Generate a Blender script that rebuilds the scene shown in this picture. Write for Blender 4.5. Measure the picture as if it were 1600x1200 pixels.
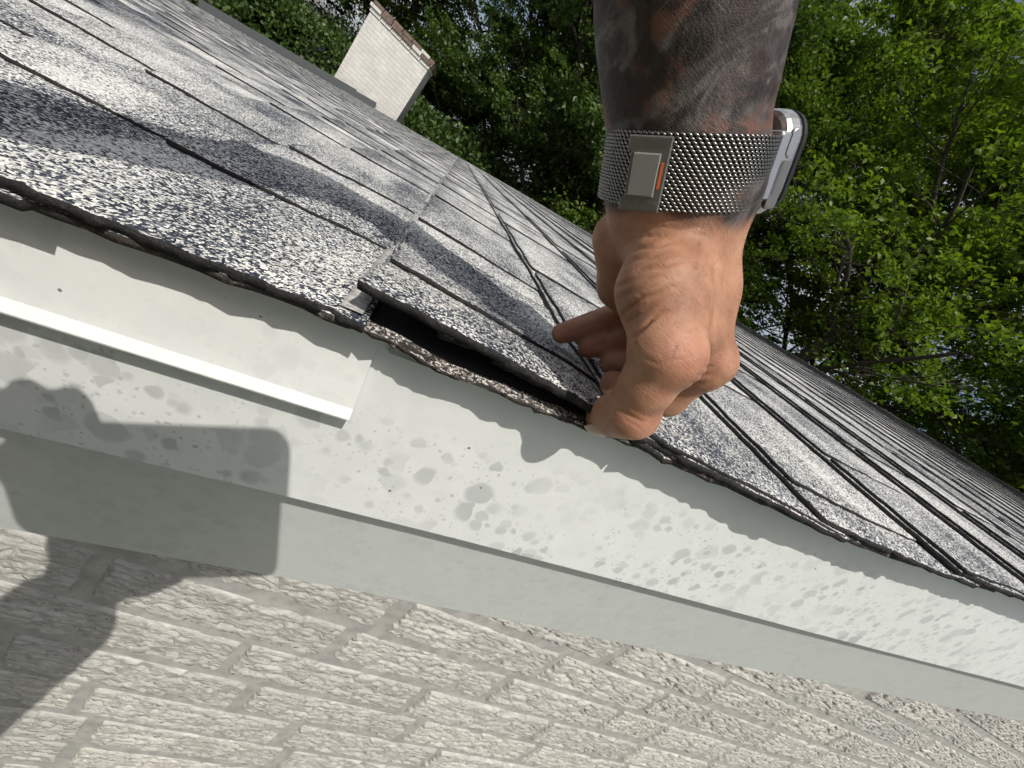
import bpy, math, random
import numpy as np
from mathutils import Matrix, Vector

for o in list(bpy.data.objects):
    bpy.data.objects.remove(o, do_unlink=True)
S = bpy.context.scene
COL = S.collection
R = math.radians
rng = np.random.default_rng(7)
random.seed(7)

# ------------------------------------------------------------------ camera
F = 615.0                       # focal length in pixels of a 1600 px wide frame
TH = R(14.0)                    # roof pitch along the rake
ZC = 3.9                        # camera height above the ground
c1 = np.array([1790., 720., F]); c2 = np.array([-80., -360., F])
c2 /= np.linalg.norm(c2); c1 -= c2 * (c1 @ c2); c1 /= np.linalg.norm(c1)
cn = np.cross(c1, c2)
CX = math.cos(TH) * c1 - math.sin(TH) * cn      # world axes seen in camera space (x right, y down, z forward)
CZ = math.cos(TH) * cn + math.sin(TH) * c1
CY = c2
M3 = np.array([CX, CY, CZ])                     # camera space -> world
CAMLOC = np.array([0., 0., ZC])
def C2W(p):
    return np.asarray(p, float) @ M3.T + CAMLOC
def PX(x, y, z):
    """a point of the place at depth z on the line of sight through x, y (1600 x 1200 frame), camera space"""
    return np.array([(x - 800.) * z / F, (y - 600.) * z / F, z])
cam_d = bpy.data.cameras.new('camera')
cam = bpy.data.objects.new('camera', cam_d); COL.objects.link(cam)
r_, u_, b_ = M3[:, 0], -M3[:, 1], -M3[:, 2]
cam.matrix_world = Matrix(((r_[0], u_[0], b_[0], 0), (r_[1], u_[1], b_[1], 0), (r_[2], u_[2], b_[2], ZC), (0, 0, 0, 1)))
cam_d.sensor_width = 36.0; cam_d.lens = F / 1600.0 * 36.0
cam_d.clip_start = 0.01; cam_d.clip_end = 3000
S.camera = cam

# ------------------------------------------------------------------ light
SUN_C = np.array([-400., 220., F]); SUN_C /= np.linalg.norm(SUN_C)
SUN_W = M3 @ SUN_C                               # direction the light travels
elev = math.asin(-SUN_W[2]); az = math.atan2(-SUN_W[0], -SUN_W[1])
W = bpy.data.worlds.new('World'); S.world = W; W.use_nodes = True
wn = W.node_tree; bg = wn.nodes['Background']
sky = wn.nodes.new('ShaderNodeTexSky'); sky.sky_type = 'NISHITA'; sky.sun_disc = False
sky.sun_elevation = elev; sky.sun_rotation = az; sky.dust_density = 4.0; sky.air_density = 1.0
# thin broken cloud over the whole sky
wtc = wn.nodes.new('ShaderNodeTexCoord'); wno = wn.nodes.new('ShaderNodeTexNoise'); wno.inputs['Scale'].default_value = 3.2; wno.inputs['Detail'].default_value = 6
wrp = wn.nodes.new('ShaderNodeValToRGB'); wrp.color_ramp.elements[0].position = .36; wrp.color_ramp.elements[1].position = .60
wrp.color_ramp.elements[1].color = (.92, .92, .92, 1)
wmx = wn.nodes.new('ShaderNodeMix'); wmx.data_type = 'RGBA'; wmx.inputs[7].default_value = (6.6, 6.9, 7.4, 1)
wn.links.new(wtc.outputs['Generated'], wno.inputs['Vector']); wn.links.new(wno.outputs[0], wrp.inputs[0]); wn.links.new(wrp.outputs[0], wmx.inputs[0])
wn.links.new(sky.outputs[0], wmx.inputs[6]); wn.links.new(wmx.outputs[2], bg.inputs[0]); bg.inputs[1].default_value = 0.12
sd = bpy.data.lights.new('sun', 'SUN'); sd.energy = 4.6; sd.angle = R(0.55); sd.color = (1.0, 0.955, 0.89)
so = bpy.data.objects.new('sun', sd); COL.objects.link(so)
so.rotation_euler = Vector(SUN_W).to_track_quat('-Z', 'Y').to_euler(); so.location = (0, -5, 15)
S.view_settings.view_transform = 'Standard'; S.view_settings.look = 'None'
S.view_settings.gamma = 1.0; S.view_settings.use_curve_mapping = False
S.view_settings.exposure = -0.29
S.cycles.max_bounces = 5; S.cycles.diffuse_bounces = 3; S.cycles.glossy_bounces = 3; S.cycles.transmission_bounces = 3
S.cycles.use_adaptive_sampling = True; S.cycles.adaptive_threshold = .035

# ------------------------------------------------------------------ helpers
def tag(o, label=None, cat=None, group=None, kind=None):
    if label: o['label'] = label
    if cat: o['category'] = cat
    if group: o['group'] = group
    if kind: o['kind'] = kind
    return o
def empty(name, loc=(0, 0, 0)):
    o = bpy.data.objects.new(name, None); COL.objects.link(o); o.location = loc; return o
def mesh_np(name, v, polys, mats, midx=None, smooth=False):
    """v (n,3); polys: list of index tuples or (m,k) array"""
    me = bpy.data.meshes.new(name)
    v = np.asarray(v, np.float32)
    if isinstance(polys, np.ndarray):
        m, k = polys.shape
        me.vertices.add(len(v)); me.vertices.foreach_set('co', v.ravel())
        me.loops.add(m * k); me.loops.foreach_set('vertex_index', polys.astype(np.int32).ravel())
        me.polygons.add(m); me.polygons.foreach_set('loop_start', np.arange(0, m * k, k, dtype=np.int32))
        me.polygons.foreach_set('loop_total', np.full(m, k, np.int32))
        me.update(calc_edges=True); me.validate()
    else:
        me.from_pydata(v.tolist(), [], [list(p) for p in polys]); me.update()
    for m_ in (mats if isinstance(mats, (list, tuple)) else [mats]): me.materials.append(m_)
    if midx is not None: me.polygons.foreach_set('material_index', np.asarray(midx, np.int32))
    if smooth: me.polygons.foreach_set('use_smooth', np.ones(len(me.polygons), bool))
    return me
def link(name, me, parent=None, mat=None):
    o = bpy.data.objects.new(name, me); COL.objects.link(o)
    if parent is not None: o.parent = parent
    if mat is not None: o.matrix_local = mat
    return o
class MB:
    def __init__(s): s.v = []; s.f = []; s.m = []
    def add(s, v, f, m=0):
        n = len(s.v); s.v += [tuple(map(float, p)) for p in v]
        for i, q in enumerate(f): s.f.append(tuple(n + k for k in q)); s.m.append(m if np.isscalar(m) else m[i])
    def box(s, lo, hi, m=0, T=None):
        x0, y0, z0 = lo; x1, y1, z1 = hi
        v = [(x0,y0,z0),(x1,y0,z0),(x1,y1,z0),(x0,y1,z0),(x0,y0,z1),(x1,y0,z1),(x1,y1,z1),(x0,y1,z1)]
        if T is not None: v = [T(p) for p in v]
        s.add(v, [(3,2,1,0),(4,5,6,7),(0,1,5,4),(1,2,6,5),(2,3,7,6),(3,0,4,7)], m)
    def tube(s, pts, rad, n=8, m=0, cap=True):
        pts = [np.asarray(p, float) for p in pts]
        rings = []
        for i, p in enumerate(pts):
            d = pts[min(i+1, len(pts)-1)] - pts[max(i-1, 0)]; d /= (np.linalg.norm(d) + 1e-9)
            a = np.cross(d, (0, 0, 1) if abs(d[2]) < .9 else (1, 0, 0)); a /= np.linalg.norm(a); b = np.cross(d, a)
            r = rad[i] if not np.isscalar(rad) else rad
            rings.append([p + r * (math.cos(t) * a + math.sin(t) * b) for t in np.linspace(0, 2*math.pi, n, endpoint=False)])
        v = [q for r in rings for q in r]; f = []
        for i in range(len(pts) - 1):
            for j in range(n): f.append((i*n+j, i*n+(j+1) % n, (i+1)*n+(j+1) % n, (i+1)*n+j))
        if cap: f.append(tuple(range(n-1, -1, -1))); f.append(tuple((len(pts)-1)*n + j for j in range(n)))
        s.add(v, f, m)
    def mesh(s, name, mats, smooth=False): return mesh_np(name, s.v, s.f, mats, s.m, smooth)
    def build(s, name, mats, parent=None, smooth=False, mat=None):
        return link(name, s.mesh(name, mats, smooth), parent, mat)
def smooth01(x): x = np.clip(x, 0, 1); return x*x*(3-2*x)

# ------------------------------------------------------------------ materials
class N:
    def __init__(s, name):
        s.m = bpy.data.materials.new(name); s.m.use_nodes = True; s.t = s.m.node_tree
        s.p = s.t.nodes['Principled BSDF']; s.out = s.t.nodes['Material Output']
    def n(s, kind, **kw):
        nd = s.t.nodes.new('ShaderNode' + kind)
        for k, v in kw.items():
            if hasattr(nd, k): setattr(nd, k, v)
            else: nd.inputs[k].default_value = v
        return nd
    def l(s, a, b): s.t.links.new(a, b)
    def coord(s, scale=(1, 1, 1), kind='Object'):
        tc = s.n('TexCoord'); mp = s.n('Mapping'); mp.inputs['Scale'].default_value = scale
        s.l(tc.outputs[kind], mp.inputs['Vector']); return mp.outputs[0]
    def noise(s, vec, scale, detail=3, rough=.55, dist=0):
        nd = s.n('TexNoise'); nd.inputs['Scale'].default_value = scale; nd.inputs['Detail'].default_value = detail
        nd.inputs['Roughness'].default_value = rough; nd.inputs['Distortion'].default_value = dist
        if vec is not None: s.l(vec, nd.inputs['Vector'])
        return nd
    def ramp(s, fac, stops, interp='LINEAR'):
        nd = s.n('ValToRGB'); nd.color_ramp.interpolation = interp
        e = nd.color_ramp.elements
        while len(e) < len(stops): e.new(0.5)
        for k, (p, c) in enumerate(stops):
            e[k].position = p; e[k].color = (c, c, c, 1) if np.isscalar(c) else (*c, 1)
        s.l(fac, nd.inputs[0]); return nd.outputs[0]
    def math(s, op, a, b=None, clamp=False):
        nd = s.n('Math', operation=op); nd.use_clamp = clamp
        for i, x in enumerate((a, b)):
            if x is None: continue
            if np.isscalar(x): nd.inputs[i].default_value = x
            else: s.l(x, nd.inputs[i])
        return nd.outputs[0]
    def mix(s, fac, a, b, blend='MIX'):
        nd = s.n('Mix', data_type='RGBA', blend_type=blend)
        for i, x in ((0, fac), (6, a), (7, b)):
            if np.isscalar(x): nd.inputs[i].default_value = x
            elif isinstance(x, tuple): nd.inputs[i].default_value = (*x, 1)
            else: s.l(x, nd.inputs[i])
        return nd.outputs[2]
    def bump(s, h, strength=.3, dist=.001, prev=None):
        nd = s.n('Bump'); nd.inputs['Strength'].default_value = strength; nd.inputs['Distance'].default_value = dist
        s.l(h, nd.inputs['Height'])
        if prev is not None: s.l(prev, nd.inputs['Normal'])
        return nd.outputs[0]
    def col(s, x):
        if isinstance(x, tuple): s.p.inputs['Base Color'].default_value = (*x, 1)
        else: s.l(x, s.p.inputs['Base Color'])
    def set(s, **kw):
        for k, v in kw.items():
            k = k.replace('_', ' ')
            if np.isscalar(v): s.p.inputs[k].default_value = v
            else: s.l(v, s.p.inputs[k])
        return s

def plain(name, c, rough=.6, metal=0, var=.12, scale=30, bump=0):
    m = N(name); v = m.coord(); ns = m.noise(v, scale, 4)
    k = m.ramp(ns.outputs[0], [(0.3, 1 - var), (0.7, 1 + 0*var)])
    m.col(m.mix(1.0, tuple(c), k, 'MULTIPLY')); m.set(Roughness=rough, Metallic=metal)
    if bump: m.set(Normal=m.bump(ns.outputs[0], .4, bump))
    return m.m

def granule_mat():
    m = N('asphalt_granules'); v = m.coord()
    oi = m.n('ObjectInfo')
    wob = m.noise(v, 420, 2)
    vv = m.n('VectorMath', operation='ADD'); sc = m.n('VectorMath', operation='SCALE'); sc.inputs['Scale'].default_value = .0018
    m.l(wob.outputs['Color'], sc.inputs[0]); m.l(v, vv.inputs[0]); m.l(sc.outputs[0], vv.inputs[1])
    vo = m.n('TexVoronoi', feature='F1'); vo.inputs["Scale"].default_value = 960
    m.l(vv.outputs[0], vo.inputs['Vector'])
    sep = m.n('SeparateColor'); m.l(vo.outputs['Color'], sep.inputs[0])
    big = m.noise(v, 9, 3, .5)                       # blend of light and dark granules over the sheet
    stk = m.noise(m.coord((22, 5, 5)), 1.0, 2)       # faint bands across the rake
    fr = m.math('ADD', m.math('MULTIPLY', big.outputs[0], 1.25), m.math('MULTIPLY', stk.outputs[0], .95))
    fr = m.math('SUBTRACT', fr, .58)
    fr = m.math('ADD', fr, m.math('MULTIPLY', oi.outputs['Random'], .26))
    thr = m.math('SUBTRACT', 1.13, fr)               # threshold for white granules
    isw = m.math('MULTIPLY', m.math('SUBTRACT', sep.outputs[0], thr), 8.0, True)
    dark = m.ramp(sep.outputs[1], [(0, (.012, .016, .025)), (.5, (.030, .038, .055)), (.8, (.075, .090, .115)), (1, (.20, .22, .24))])
    wht = m.ramp(sep.outputs[2], [(0, (.50, .50, .47)), (1, (.90, .89, .84))])
    m.col(m.mix(isw, dark, wht)); m.set(Roughness=.85)
    m.p.inputs['Specular IOR Level'].default_value = .25
    h = m.ramp(vo.outputs['Distance'], [(0, 1.), (.7, 0.)])
    m.set(Normal=m.bump(h, .55, .0011)); return m.m
def asphalt_edge_mat():
    m = N('asphalt_cut_edge'); v = m.coord(); ns = m.noise(v, 420, 4, .7)
    c = m.ramp(ns.outputs[0], [(.35, (.006, .006, .007)), (.60, (.022, .020, .019)), (.72, (.07, .062, .055)), (.78, (.35, .32, .29))])
    m.col(c); m.set(Roughness=.8, Normal=m.bump(ns.outputs[0], .8, .002)); return m.m
def old_edge_mat():
    m = N('weathered_asphalt_edge'); v = m.coord(); ns = m.noise(v, 300, 4, .7); big = m.noise(v, 40, 3)
    c = m.ramp(ns.outputs[0], [(.38, (.008, .007, .007)), (.52, (.028, .024, .021)), (.62, (.10, .085, .075)), (.72, (.42, .39, .36))])
    m.col(m.mix(m.ramp(big.outputs[0], [(.4, 0), (.6, .6)]), c, (.04, .030, .024))); m.set(Roughness=.85, Normal=m.bump(ns.outputs[0], .8, .002)); return m.m

def trim_mat(name, base, stains=1.0, seed=0., rough=.42):
    m = N(name); v = m.coord()
    mp = m.n('VectorMath', operation='ADD'); mp.inputs[1].default_value = (seed, seed * .37, 0); m.l(v, mp.inputs[0])
    wob = m.noise(mp.outputs[0], 170, 3); sc = m.n('VectorMath', operation='SCALE'); sc.inputs['Scale'].default_value = .0040
    m.l(wob.outputs['Color'], sc.inputs[0]); add = m.n('VectorMath', operation='ADD'); m.l(mp.outputs[0], add.inputs[0]); m.l(sc.outputs[0], add.inputs[1])
    s0 = m.n('SeparateXYZ'); m.l(add.outputs[0], s0.inputs[0]); c0 = m.n('CombineXYZ'); m.l(s0.outputs[0], c0.inputs[0]); m.l(s0.outputs[2], c0.inputs[1])
    tot = None
    zone = m.noise(mp.outputs[0], 14, 2)
    for scale, lo, dens in ((58, .34, .42), (105, .31, .45), (300, .27, .60)):
        vo = m.n('TexVoronoi', feature='F1'); vo.inputs['Scale'].default_value = scale; vo.inputs['Randomness'].default_value = 1
        vo.voronoi_dimensions = '2D'; m.l(c0.outputs[0], vo.inputs['Vector'])
        sep = m.n('SeparateColor'); m.l(vo.outputs['Color'], sep.inputs[0])
        rad = m.math('MULTIPLY', m.math('SUBTRACT', sep.outputs[0], dens), 1.15)       # a random size for each drop, most have none
        e = m.math('MULTIPLY', m.math('SUBTRACT', rad, vo.outputs['Distance']), 5.5, True)
        e = m.math('MULTIPLY', e, m.math('ADD', m.math('MULTIPLY', sep.outputs[1], .65), .35))
        tot = e if tot is None else m.math('MAXIMUM', tot, e)
    tot = m.math('MULTIPLY', tot, m.ramp(zone.outputs[0], [(.36, .25), (.6, 1.)]))
    # the drops fell on the lower, open part of the board: none right under the shingles
    sx = m.n('SeparateXYZ'); m.l(v, sx.inputs[0])
    low = m.math('MULTIPLY', m.math('SUBTRACT', -.118, sx.outputs[2]), 45, True) if stains > .9 else 1.0
    tot = m.math('MULTIPLY', tot, low)
    fine = m.noise(v, 55, 5, .6)
    b = m.mix(1.0, base, m.ramp(fine.outputs[0], [(.3, .93), (.7, 1.0)]), 'MULTIPLY')
    c = m.mix(m.math('MULTIPLY', tot, .80 * stains), b, (.37, .385, .385))
    sp = m.n('TexVoronoi', feature='F1'); sp.inputs['Scale'].default_value = 60; m.l(v, sp.inputs['Vector'])
    s2 = m.n('SeparateColor'); m.l(sp.outputs['Color'], s2.inputs[0])
    spk = m.math('MULTIPLY', m.math('LESS_THAN', sp.outputs['Distance'], .055), m.math('GREATER_THAN', s2.outputs[0], .72))
    c = m.mix(m.math('MULTIPLY', spk, .75), c, (.05, .045, .04))
    m.col(c); m.set(Roughness=rough)
    m.set(Normal=m.bump(m.noise(v, 26, 2).outputs[0], .12, .003)); return m.m
def brick_paint_mat(name='painted_brick'):
    m = N(name); v = m.coord()
    oi = m.n('ObjectInfo')
    a = m.noise(m.coord((70, 150, 330)), 1, 5, .65, .6); b = m.noise(v, 420, 3, .6); d = m.noise(v, 9, 3)
    c = m.ramp(a.outputs[0], [(.28, (.19, .185, .17)), (.42, (.40, .393, .365)), (.62, (.55, .54, .495))])
    c = m.mix(m.ramp(d.outputs[0], [(.42, 0), (.62, .45)]), c, (.36, .35, .325))
    c = m.mix(1., c, m.ramp(oi.outputs['Random'], [(0, (.88, .88, .89)), (.5, (.97, .965, .96)), (1, (1.05, 1.04, 1.01))]), 'MULTIPLY')
    m.col(c); m.set(Roughness=.55)
    n1 = m.bump(a.outputs[0], .75, .0030); m.set(Normal=m.bump(b.outputs[0], .35, .0008, n1)); return m.m
def mortar_mat():
    m = N('painted_mortar'); v = m.coord(); a = m.noise(v, 60, 4); b = m.noise(v, 500, 3)
    m.col(m.ramp(a.outputs[0], [(.35, (.29, .285, .27)), (.65, (.41, .40, .375))])); m.set(Roughness=.7, Normal=m.bump(b.outputs[0], .4, .0012)); return m.m

M_GRAN = granule_mat(); M_EDGE = asphalt_edge_mat(); M_OLD = old_edge_mat()
M_FASC = trim_mat('white_fascia_metal', (.685, .705, .685), 1.0, 0.)
M_DRIP = trim_mat('white_drip_metal', (.72, .735, .71), .22, 3.1, .35)
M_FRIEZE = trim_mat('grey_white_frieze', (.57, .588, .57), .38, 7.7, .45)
M_BRICK = brick_paint_mat(); M_MORT = mortar_mat()
M_FELT_SHADE = plain('black_felt_gap_shade', (.012, .012, .013), .9)  # black felt of the deck, also the painted shade in the lifted gap

# ================================================================== THE HOUSE
H = 0.076                      # camera above the roof sheet
DF = 0.1765                     # fascia plane, metres beyond the camera
house = empty('gable_house', (0, 0, 0))
tag(house, 'low pitched house with grey asphalt shingle roof, white rake trim and painted brick wall', 'house')
ROOF = Matrix(((math.cos(TH), 0, -math.sin(TH), 0), (0, 1, 0, 0), (math.sin(TH), 0, math.cos(TH), ZC), (0, 0, 0, 1)))
RIDGE, EAVE, FAR = 3.75, -6.0, 9.2

def warp(a, b):
    n = np.exp(-((b - .15) / .6) ** 2)
    return n * (.0045 * np.exp(-((a + .02) / .09) ** 2) - .0055 * np.exp(-((a - .34) / .16) ** 2)) \
        + .0025 * np.sin(2.1 * a + 1.3 * b) * smooth01((b - .4) / 2)
def slab(a0, a1, b0, b1, top, thick, na, nb, fine=0., seed=0):
    """a thin sheet on the roof with granules on top and black cut edges; b0/b1 and a0 may be functions"""
    fb0 = b0 if callable(b0) else (lambda a: b0 + 0*a); fb1 = b1 if callable(b1) else (lambda a: b1 + 0*a)
    fa0 = a0 if callable(a0) else (lambda t: a0 + 0*t)
    g = np.random.default_rng(seed)
    U, V = np.meshgrid(np.linspace(0, 1, na + 1), np.linspace(0, 1, nb + 1), indexing='ij')
    A = fa0(V) * (1 - U) + a1 * U
    B = fb0(A) * (1 - V) + fb1(A) * V
    if fine:
        ja = g.normal(0, fine, (1, nb + 1)); jb = g.normal(0, fine, (na + 1, 1)); jb2 = g.normal(0, fine, (na + 1, 1))
        A = A + ja * (U < .01); B = B + jb * (V < .01) + jb2 * (V > .99)
    Ct = top(A, B); Cb = Ct - thick
    if fine: Ct = Ct + g.normal(0, fine * .25, Ct.shape)
    vt = np.stack([A, B, Ct], -1).reshape(-1, 3)
    # the lower edge sits back a little, so a cut edge is not knife straight
    A2 = A + (U < .01) * .0006; B2 = B + (V < .01) * (.0006 + (g.normal(0, fine, (na+1, 1)) if fine else 0))
    vb = np.stack([A2, B2, Cb], -1).reshape(-1, 3)
    n = len(vt); idx = np.arange(n).reshape(na + 1, nb + 1)
    q = lambda i: [i[:-1, :-1].ravel(), i[1:, :-1].ravel(), i[1:, 1:].ravel(), i[:-1, 1:].ravel()]
    ft = np.stack(q(idx), 1); fbm = np.stack(q(idx), 1)[:, ::-1] + n
    sides = []
    for e, flip in ((idx[0, :], 1), (idx[-1, :], 0), (idx[:, 0], 0), (idx[:, -1], 1)):
        s_ = np.stack([e[:-1], e[1:], e[1:] + n, e[:-1] + n], 1)
        sides.append(s_[:, ::-1] if not flip else s_)
    sd_ = np.concatenate(sides)
    return np.concatenate([vt, vb]), np.concatenate([ft, fbm, sd_]), np.concatenate([np.zeros(len(ft), int), np.ones(len(fbm) + len(sd_), int)])

# deck under the shingles, the roof part that carries them
mb = MB()
T = lambda p: p
mb.box((EAVE, DF + .018, -H - .05), (RIDGE, FAR - .02, -H - .007), 0)
shroof = mb.build('shingle_roof', M_FELT_SHADE, house); shroof.matrix_local = ROOF
# the slope beyond the ridge
mb = MB()
xr, zr = RIDGE*math.cos(TH) + H*math.sin(TH), RIDGE*math.sin(TH) - H*math.cos(TH)
mb.add([(xr, DF + .02, ZC + zr + .004), (xr, FAR, ZC + zr + .004), (xr + 3.6, FAR, ZC + zr - .95), (xr + 3.6, DF + .02, ZC + zr - .95),
        (xr, DF + .02, ZC + zr - .05), (xr, FAR, ZC + zr - .05), (xr + 3.6, FAR, ZC + zr - 1.0), (xr + 3.6, DF + .02, ZC + zr - 1.0)],
       [(0, 3, 2, 1), (4, 5, 6, 7), (0, 1, 5, 4), (2, 3, 7, 6), (0, 4, 7, 3), (1, 2, 6, 5)])
mb.build('far_roof_slope', M_GRAN, house)

# courses: butt lines run away from the rake
lines = [-.013, .122, .279, .433, .585]
while lines[-1] < RIDGE: lines.append(lines[-1] + .149)
low = [-.147, -.272, -.400]
while low[-1] > EAVE + .2: low.append(low[-1] - .135)
lines = low[::-1] + lines
k0 = lines.index(-.013)
TB, TT, BT = .0052, .0030, .0042
EDGE = .1545
def EDGEF(a): return .1535 - .0125*smooth01((np.asarray(a) - .02)/.38)
def base_top(ak, e):
    return lambda a, b: -H + TB * (1. if ak < .8 else .62) * (1 - (a - ak) / e) + warp(a, b)
def lift(a, b):
    """course held up by the hand at the rake"""
    w = smooth01((.285 - b) / .125) ** 1.25
    along = 1 - smooth01((a - .085) / .08)
    return w * along * (.0104 - .0018 * (a / .12))
teeth_set = {   # spans of the thick tabs, near courses as they lie
    -4: [(.34, .47), (.70, .92)], -3: [(.40, .455), (.535, .68), (.86, 1.0)], -2: [(.302, .40), (.472, .60), (.74, .90)],
    -1: [(.272, .365), (.455, .58), (.70, .86)], 0: [(.205, .330), (.400, .52), (.66, .80), (.93, 1.1)],
    1: [(EDGE + .001, .45), (.47, .80), (.83, .97)], 2: [(.176, .378), (.39, .625), (.64, .9)], 3: [(EDGE + .002, .262), (.273, .515), (.53, .78)],
    4: [(EDGE + .002, .345), (.36, .615), (.63, .85)], 5: [(EDGE + .002, .288), (.30, .565), (.58, .80)]}
pieces = []   # (distance, name, builder)
for i in range(len(lines) - 1):
    ak, e, k = lines[i], lines[i+1] - lines[i], i - k0
    near = -5 <= k <= 12
    bt = base_top(ak, e)
    def mk_base(b0, b1, ak=ak, e=e, k=k, bt=bt, near=near):
        seed = (k + 60) * 131 + int(b0 * 50)
        edge = b0 <= EDGE + .002
        if edge:
            gj = np.random.default_rng(seed); ph = gj.uniform(0, 6, 3)
            fb0 = lambda a: EDGEF(a) + .0008 * np.sin(a * 31 + ph[0]) + .0006 * np.sin(a * 83 + ph[1])
        else: fb0 = b0
        top = bt
        if k == 0 and edge: top = lambda a, b: bt(a, b) + lift(a, b)
        if k == 1 and edge: top = lambda a, b: bt(a, b) + .35 * lift(a, b)
        fa0 = (lambda t: ak - .0035 + .0012 * np.sin(t * 23 * (b1 - b0) + k)) if near else ak - .0035
        big = near and edge
        return slab(fa0, ak + e + (.028 if k != -1 or not edge else .003), fb0, b1 - .0015, top, BT, 30 if big else (6 if near else 1), 40 if big else (int(8 + 20*(b1-b0)) if near else 2), .0006 if big else .0003 if near else 0, seed)
    def mk_tooth(b0, b1, ak=ak, e=e, k=k, bt=bt, near=near):
        seed = (k + 60) * 977 + int(b0 * 500)
        gj = np.random.default_rng(seed); ph = gj.uniform(0, 6, 4)
        sk = gj.normal(0, .05) if k not in (0, -1, -2) else -.05 if k == 0 else -.02
        bs = (lambda a: EDGEF(a) + .0012) if b0 < EDGE + .004 else (lambda a: b0 + sk*(a - ak))
        fb0 = lambda a: bs(a) + .0012 * np.sin(a * 45 + ph[0]) + .0007 * np.sin(a * 130 + ph[1])
        fb1 = lambda a: b1 + .0014 * np.sin(a * 38 + ph[2])
        lf = 1.0 if k == 0 else .35 if k == 1 else 0
        ts = 1. if ak < .8 else .6
        top = lambda a, b: bt(a, b) + ts * TT * (1 - .45 * np.clip((a - ak) / e, 0, 1.3)) + (lf * lift(a, b) if lf else 0)
        fa0 = lambda t: ak + .0010 * np.sin(t * 19 + ph[3])
        near2 = near and b0 < .6
        return slab(fa0, ak + e + .022, fb0, fb1, top, TT - .0001, 22 if near2 else 3 if near else 1, 22 if near2 else 6 if near else 1, .0005 if near2 else .0002 if near else 0, seed)
    gk = np.random.default_rng(900 + k)
    b = EDGE; first = True
    while b < FAR:
        L = (gk.uniform(.35, .8) if first else gk.uniform(.85, 1.05)); first = False
        nb_ = min(b + L, FAR)
        mid = np.array([ak + e/2, (b + min(nb_, b + .4))/2])
        pieces.append((np.linalg.norm(mid), 'shingle', mk_base, b, nb_)); b = nb_
    sp = list(teeth_set.get(k, []))
    b = sp[-1][1] + gk.uniform(.06, .16) if sp else EDGE + gk.uniform(.0, .15)
    while b < FAR - .3:
        L = gk.uniform(.08, .19) if k <= 0 else gk.uniform(.14, .30); sp.append((b, b + L)); b += L + (gk.uniform(.06, .17) if k <= 0 else gk.uniform(.010, .022))
    for (p, q) in sp: pieces.append((np.linalg.norm([ak + e/2, p]), 'shingle_tab', mk_tooth, p, q))
pieces.sort(key=lambda t: t[0])
cnt = {'shingle': 0, 'shingle_tab': 0}; limit = {'shingle': 130, 'shingle_tab': 280}
acc_v, acc_f, acc_m, nv = [], [], [], 0
for dist, nm, mk, b0, b1 in pieces:
    v, f, m = mk(b0, b1)
    if cnt[nm] < limit[nm]:
        cnt[nm] += 1
        o = link(nm, mesh_np(nm, v, f, [M_GRAN, M_EDGE], m), shroof)
    else:
        acc_v.append(v); acc_f.append(f + nv); acc_m.append(m); nv += len(v)
o = link('far_shingles', mesh_np('far_shingles', np.concatenate(acc_v), np.concatenate(acc_f), [M_GRAN, M_EDGE], np.concatenate(acc_m)), shroof)
o['kind'] = 'stuff'

# starter strip at the rake, sagging and frayed below the lifted course; a second thin sheet above it
def tan_mat():
    m = N('crumbling_granules'); v = m.coord(); ns = m.noise(v, 620, 3, .7)
    m.col(m.ramp(ns.outputs[0], [(.40, (.018, .017, .018)), (.50, (.10, .085, .07)), (.56, (.50, .47, .43)), (.66, (.85, .83, .79))], 'LINEAR')); m.set(Roughness=.9, Normal=m.bump(ns.outputs[0], .8, .002)); return m.m
M_TAN = tan_mat()
def st_top(a, b):
    sag = np.exp(-((a - .030) / .030) ** 2) * smooth01((.19 - b) / .05) * .0082 + np.exp(-((a - .085) / .03) ** 2) * smooth01((.19 - b) / .05) * .004
    return -H - .0016 + warp(a, b) - sag
for a0, a1 in ((-1.0, -.016), (-.0145, .150), (.152, 1.2), (1.203, 2.4)):
    hole = a0 == -.0145
    v, f, m = slab(a0, a1, lambda a: EDGEF(a) + .0030 + .0007*np.sin(a*37) + .0006*np.sin(a*151 + 1), EDGE + .0095 if hole else .235, st_top, .0022 if hole else .0036, int(90*(a1-a0)) + 24, 8, .0006, int(a0*100) + 500)
    link('starter_strip', mesh_np('starter_strip', v, f, [M_TAN if hole else M_GRAN, M_OLD], m), shroof)
v, f, m = slab(-.0145, .150, EDGE + .009, .24, lambda a, b: st_top(a, b) - .0012, .002, 30, 8, .0003, 9)  # black sheet paints the shade inside the gap below the lifted course
link('gap_shade_sheet', mesh_np('gap_shade_sheet', v, f, [M_FELT_SHADE, M_FELT_SHADE], m), shroof)
for a0_, off_, up_, sd_ in ((.018, .0075, .80, 77), (.046, .0060, .56, 78)):
    v, f, m = slab(a0_, .165, lambda a: EDGEF(a) + off_ - .05*np.clip(a - .07, 0, .1) + .0008*np.sin(a*120 + sd_), .24,
                   lambda a, b: -H + .0002 + warp(a, b) + up_*lift(a, b) - .003*smooth01((.05 - a)/.05), .0018, 46, 12, .0006, sd_)
    link('underlying_shingle', mesh_np('underlying_shingle', v, f, [M_TAN, M_EDGE], m), shroof)
# clean strip where the course has slid away from the butt line
v, f, m = slab(-.0212, -.0125, EDGE + .004, 1.1, lambda a, b: -H + .0016 + warp(a, b), .0010, 2, 30, .0004, 5)
M_PALE = plain('unweathered_strip', (.58, .57, .54), .8, 0, .6, 420, .0006)
link('sealant_strip', mesh_np('sealant_strip', v, f, [M_PALE, M_OLD], m), shroof)
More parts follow.
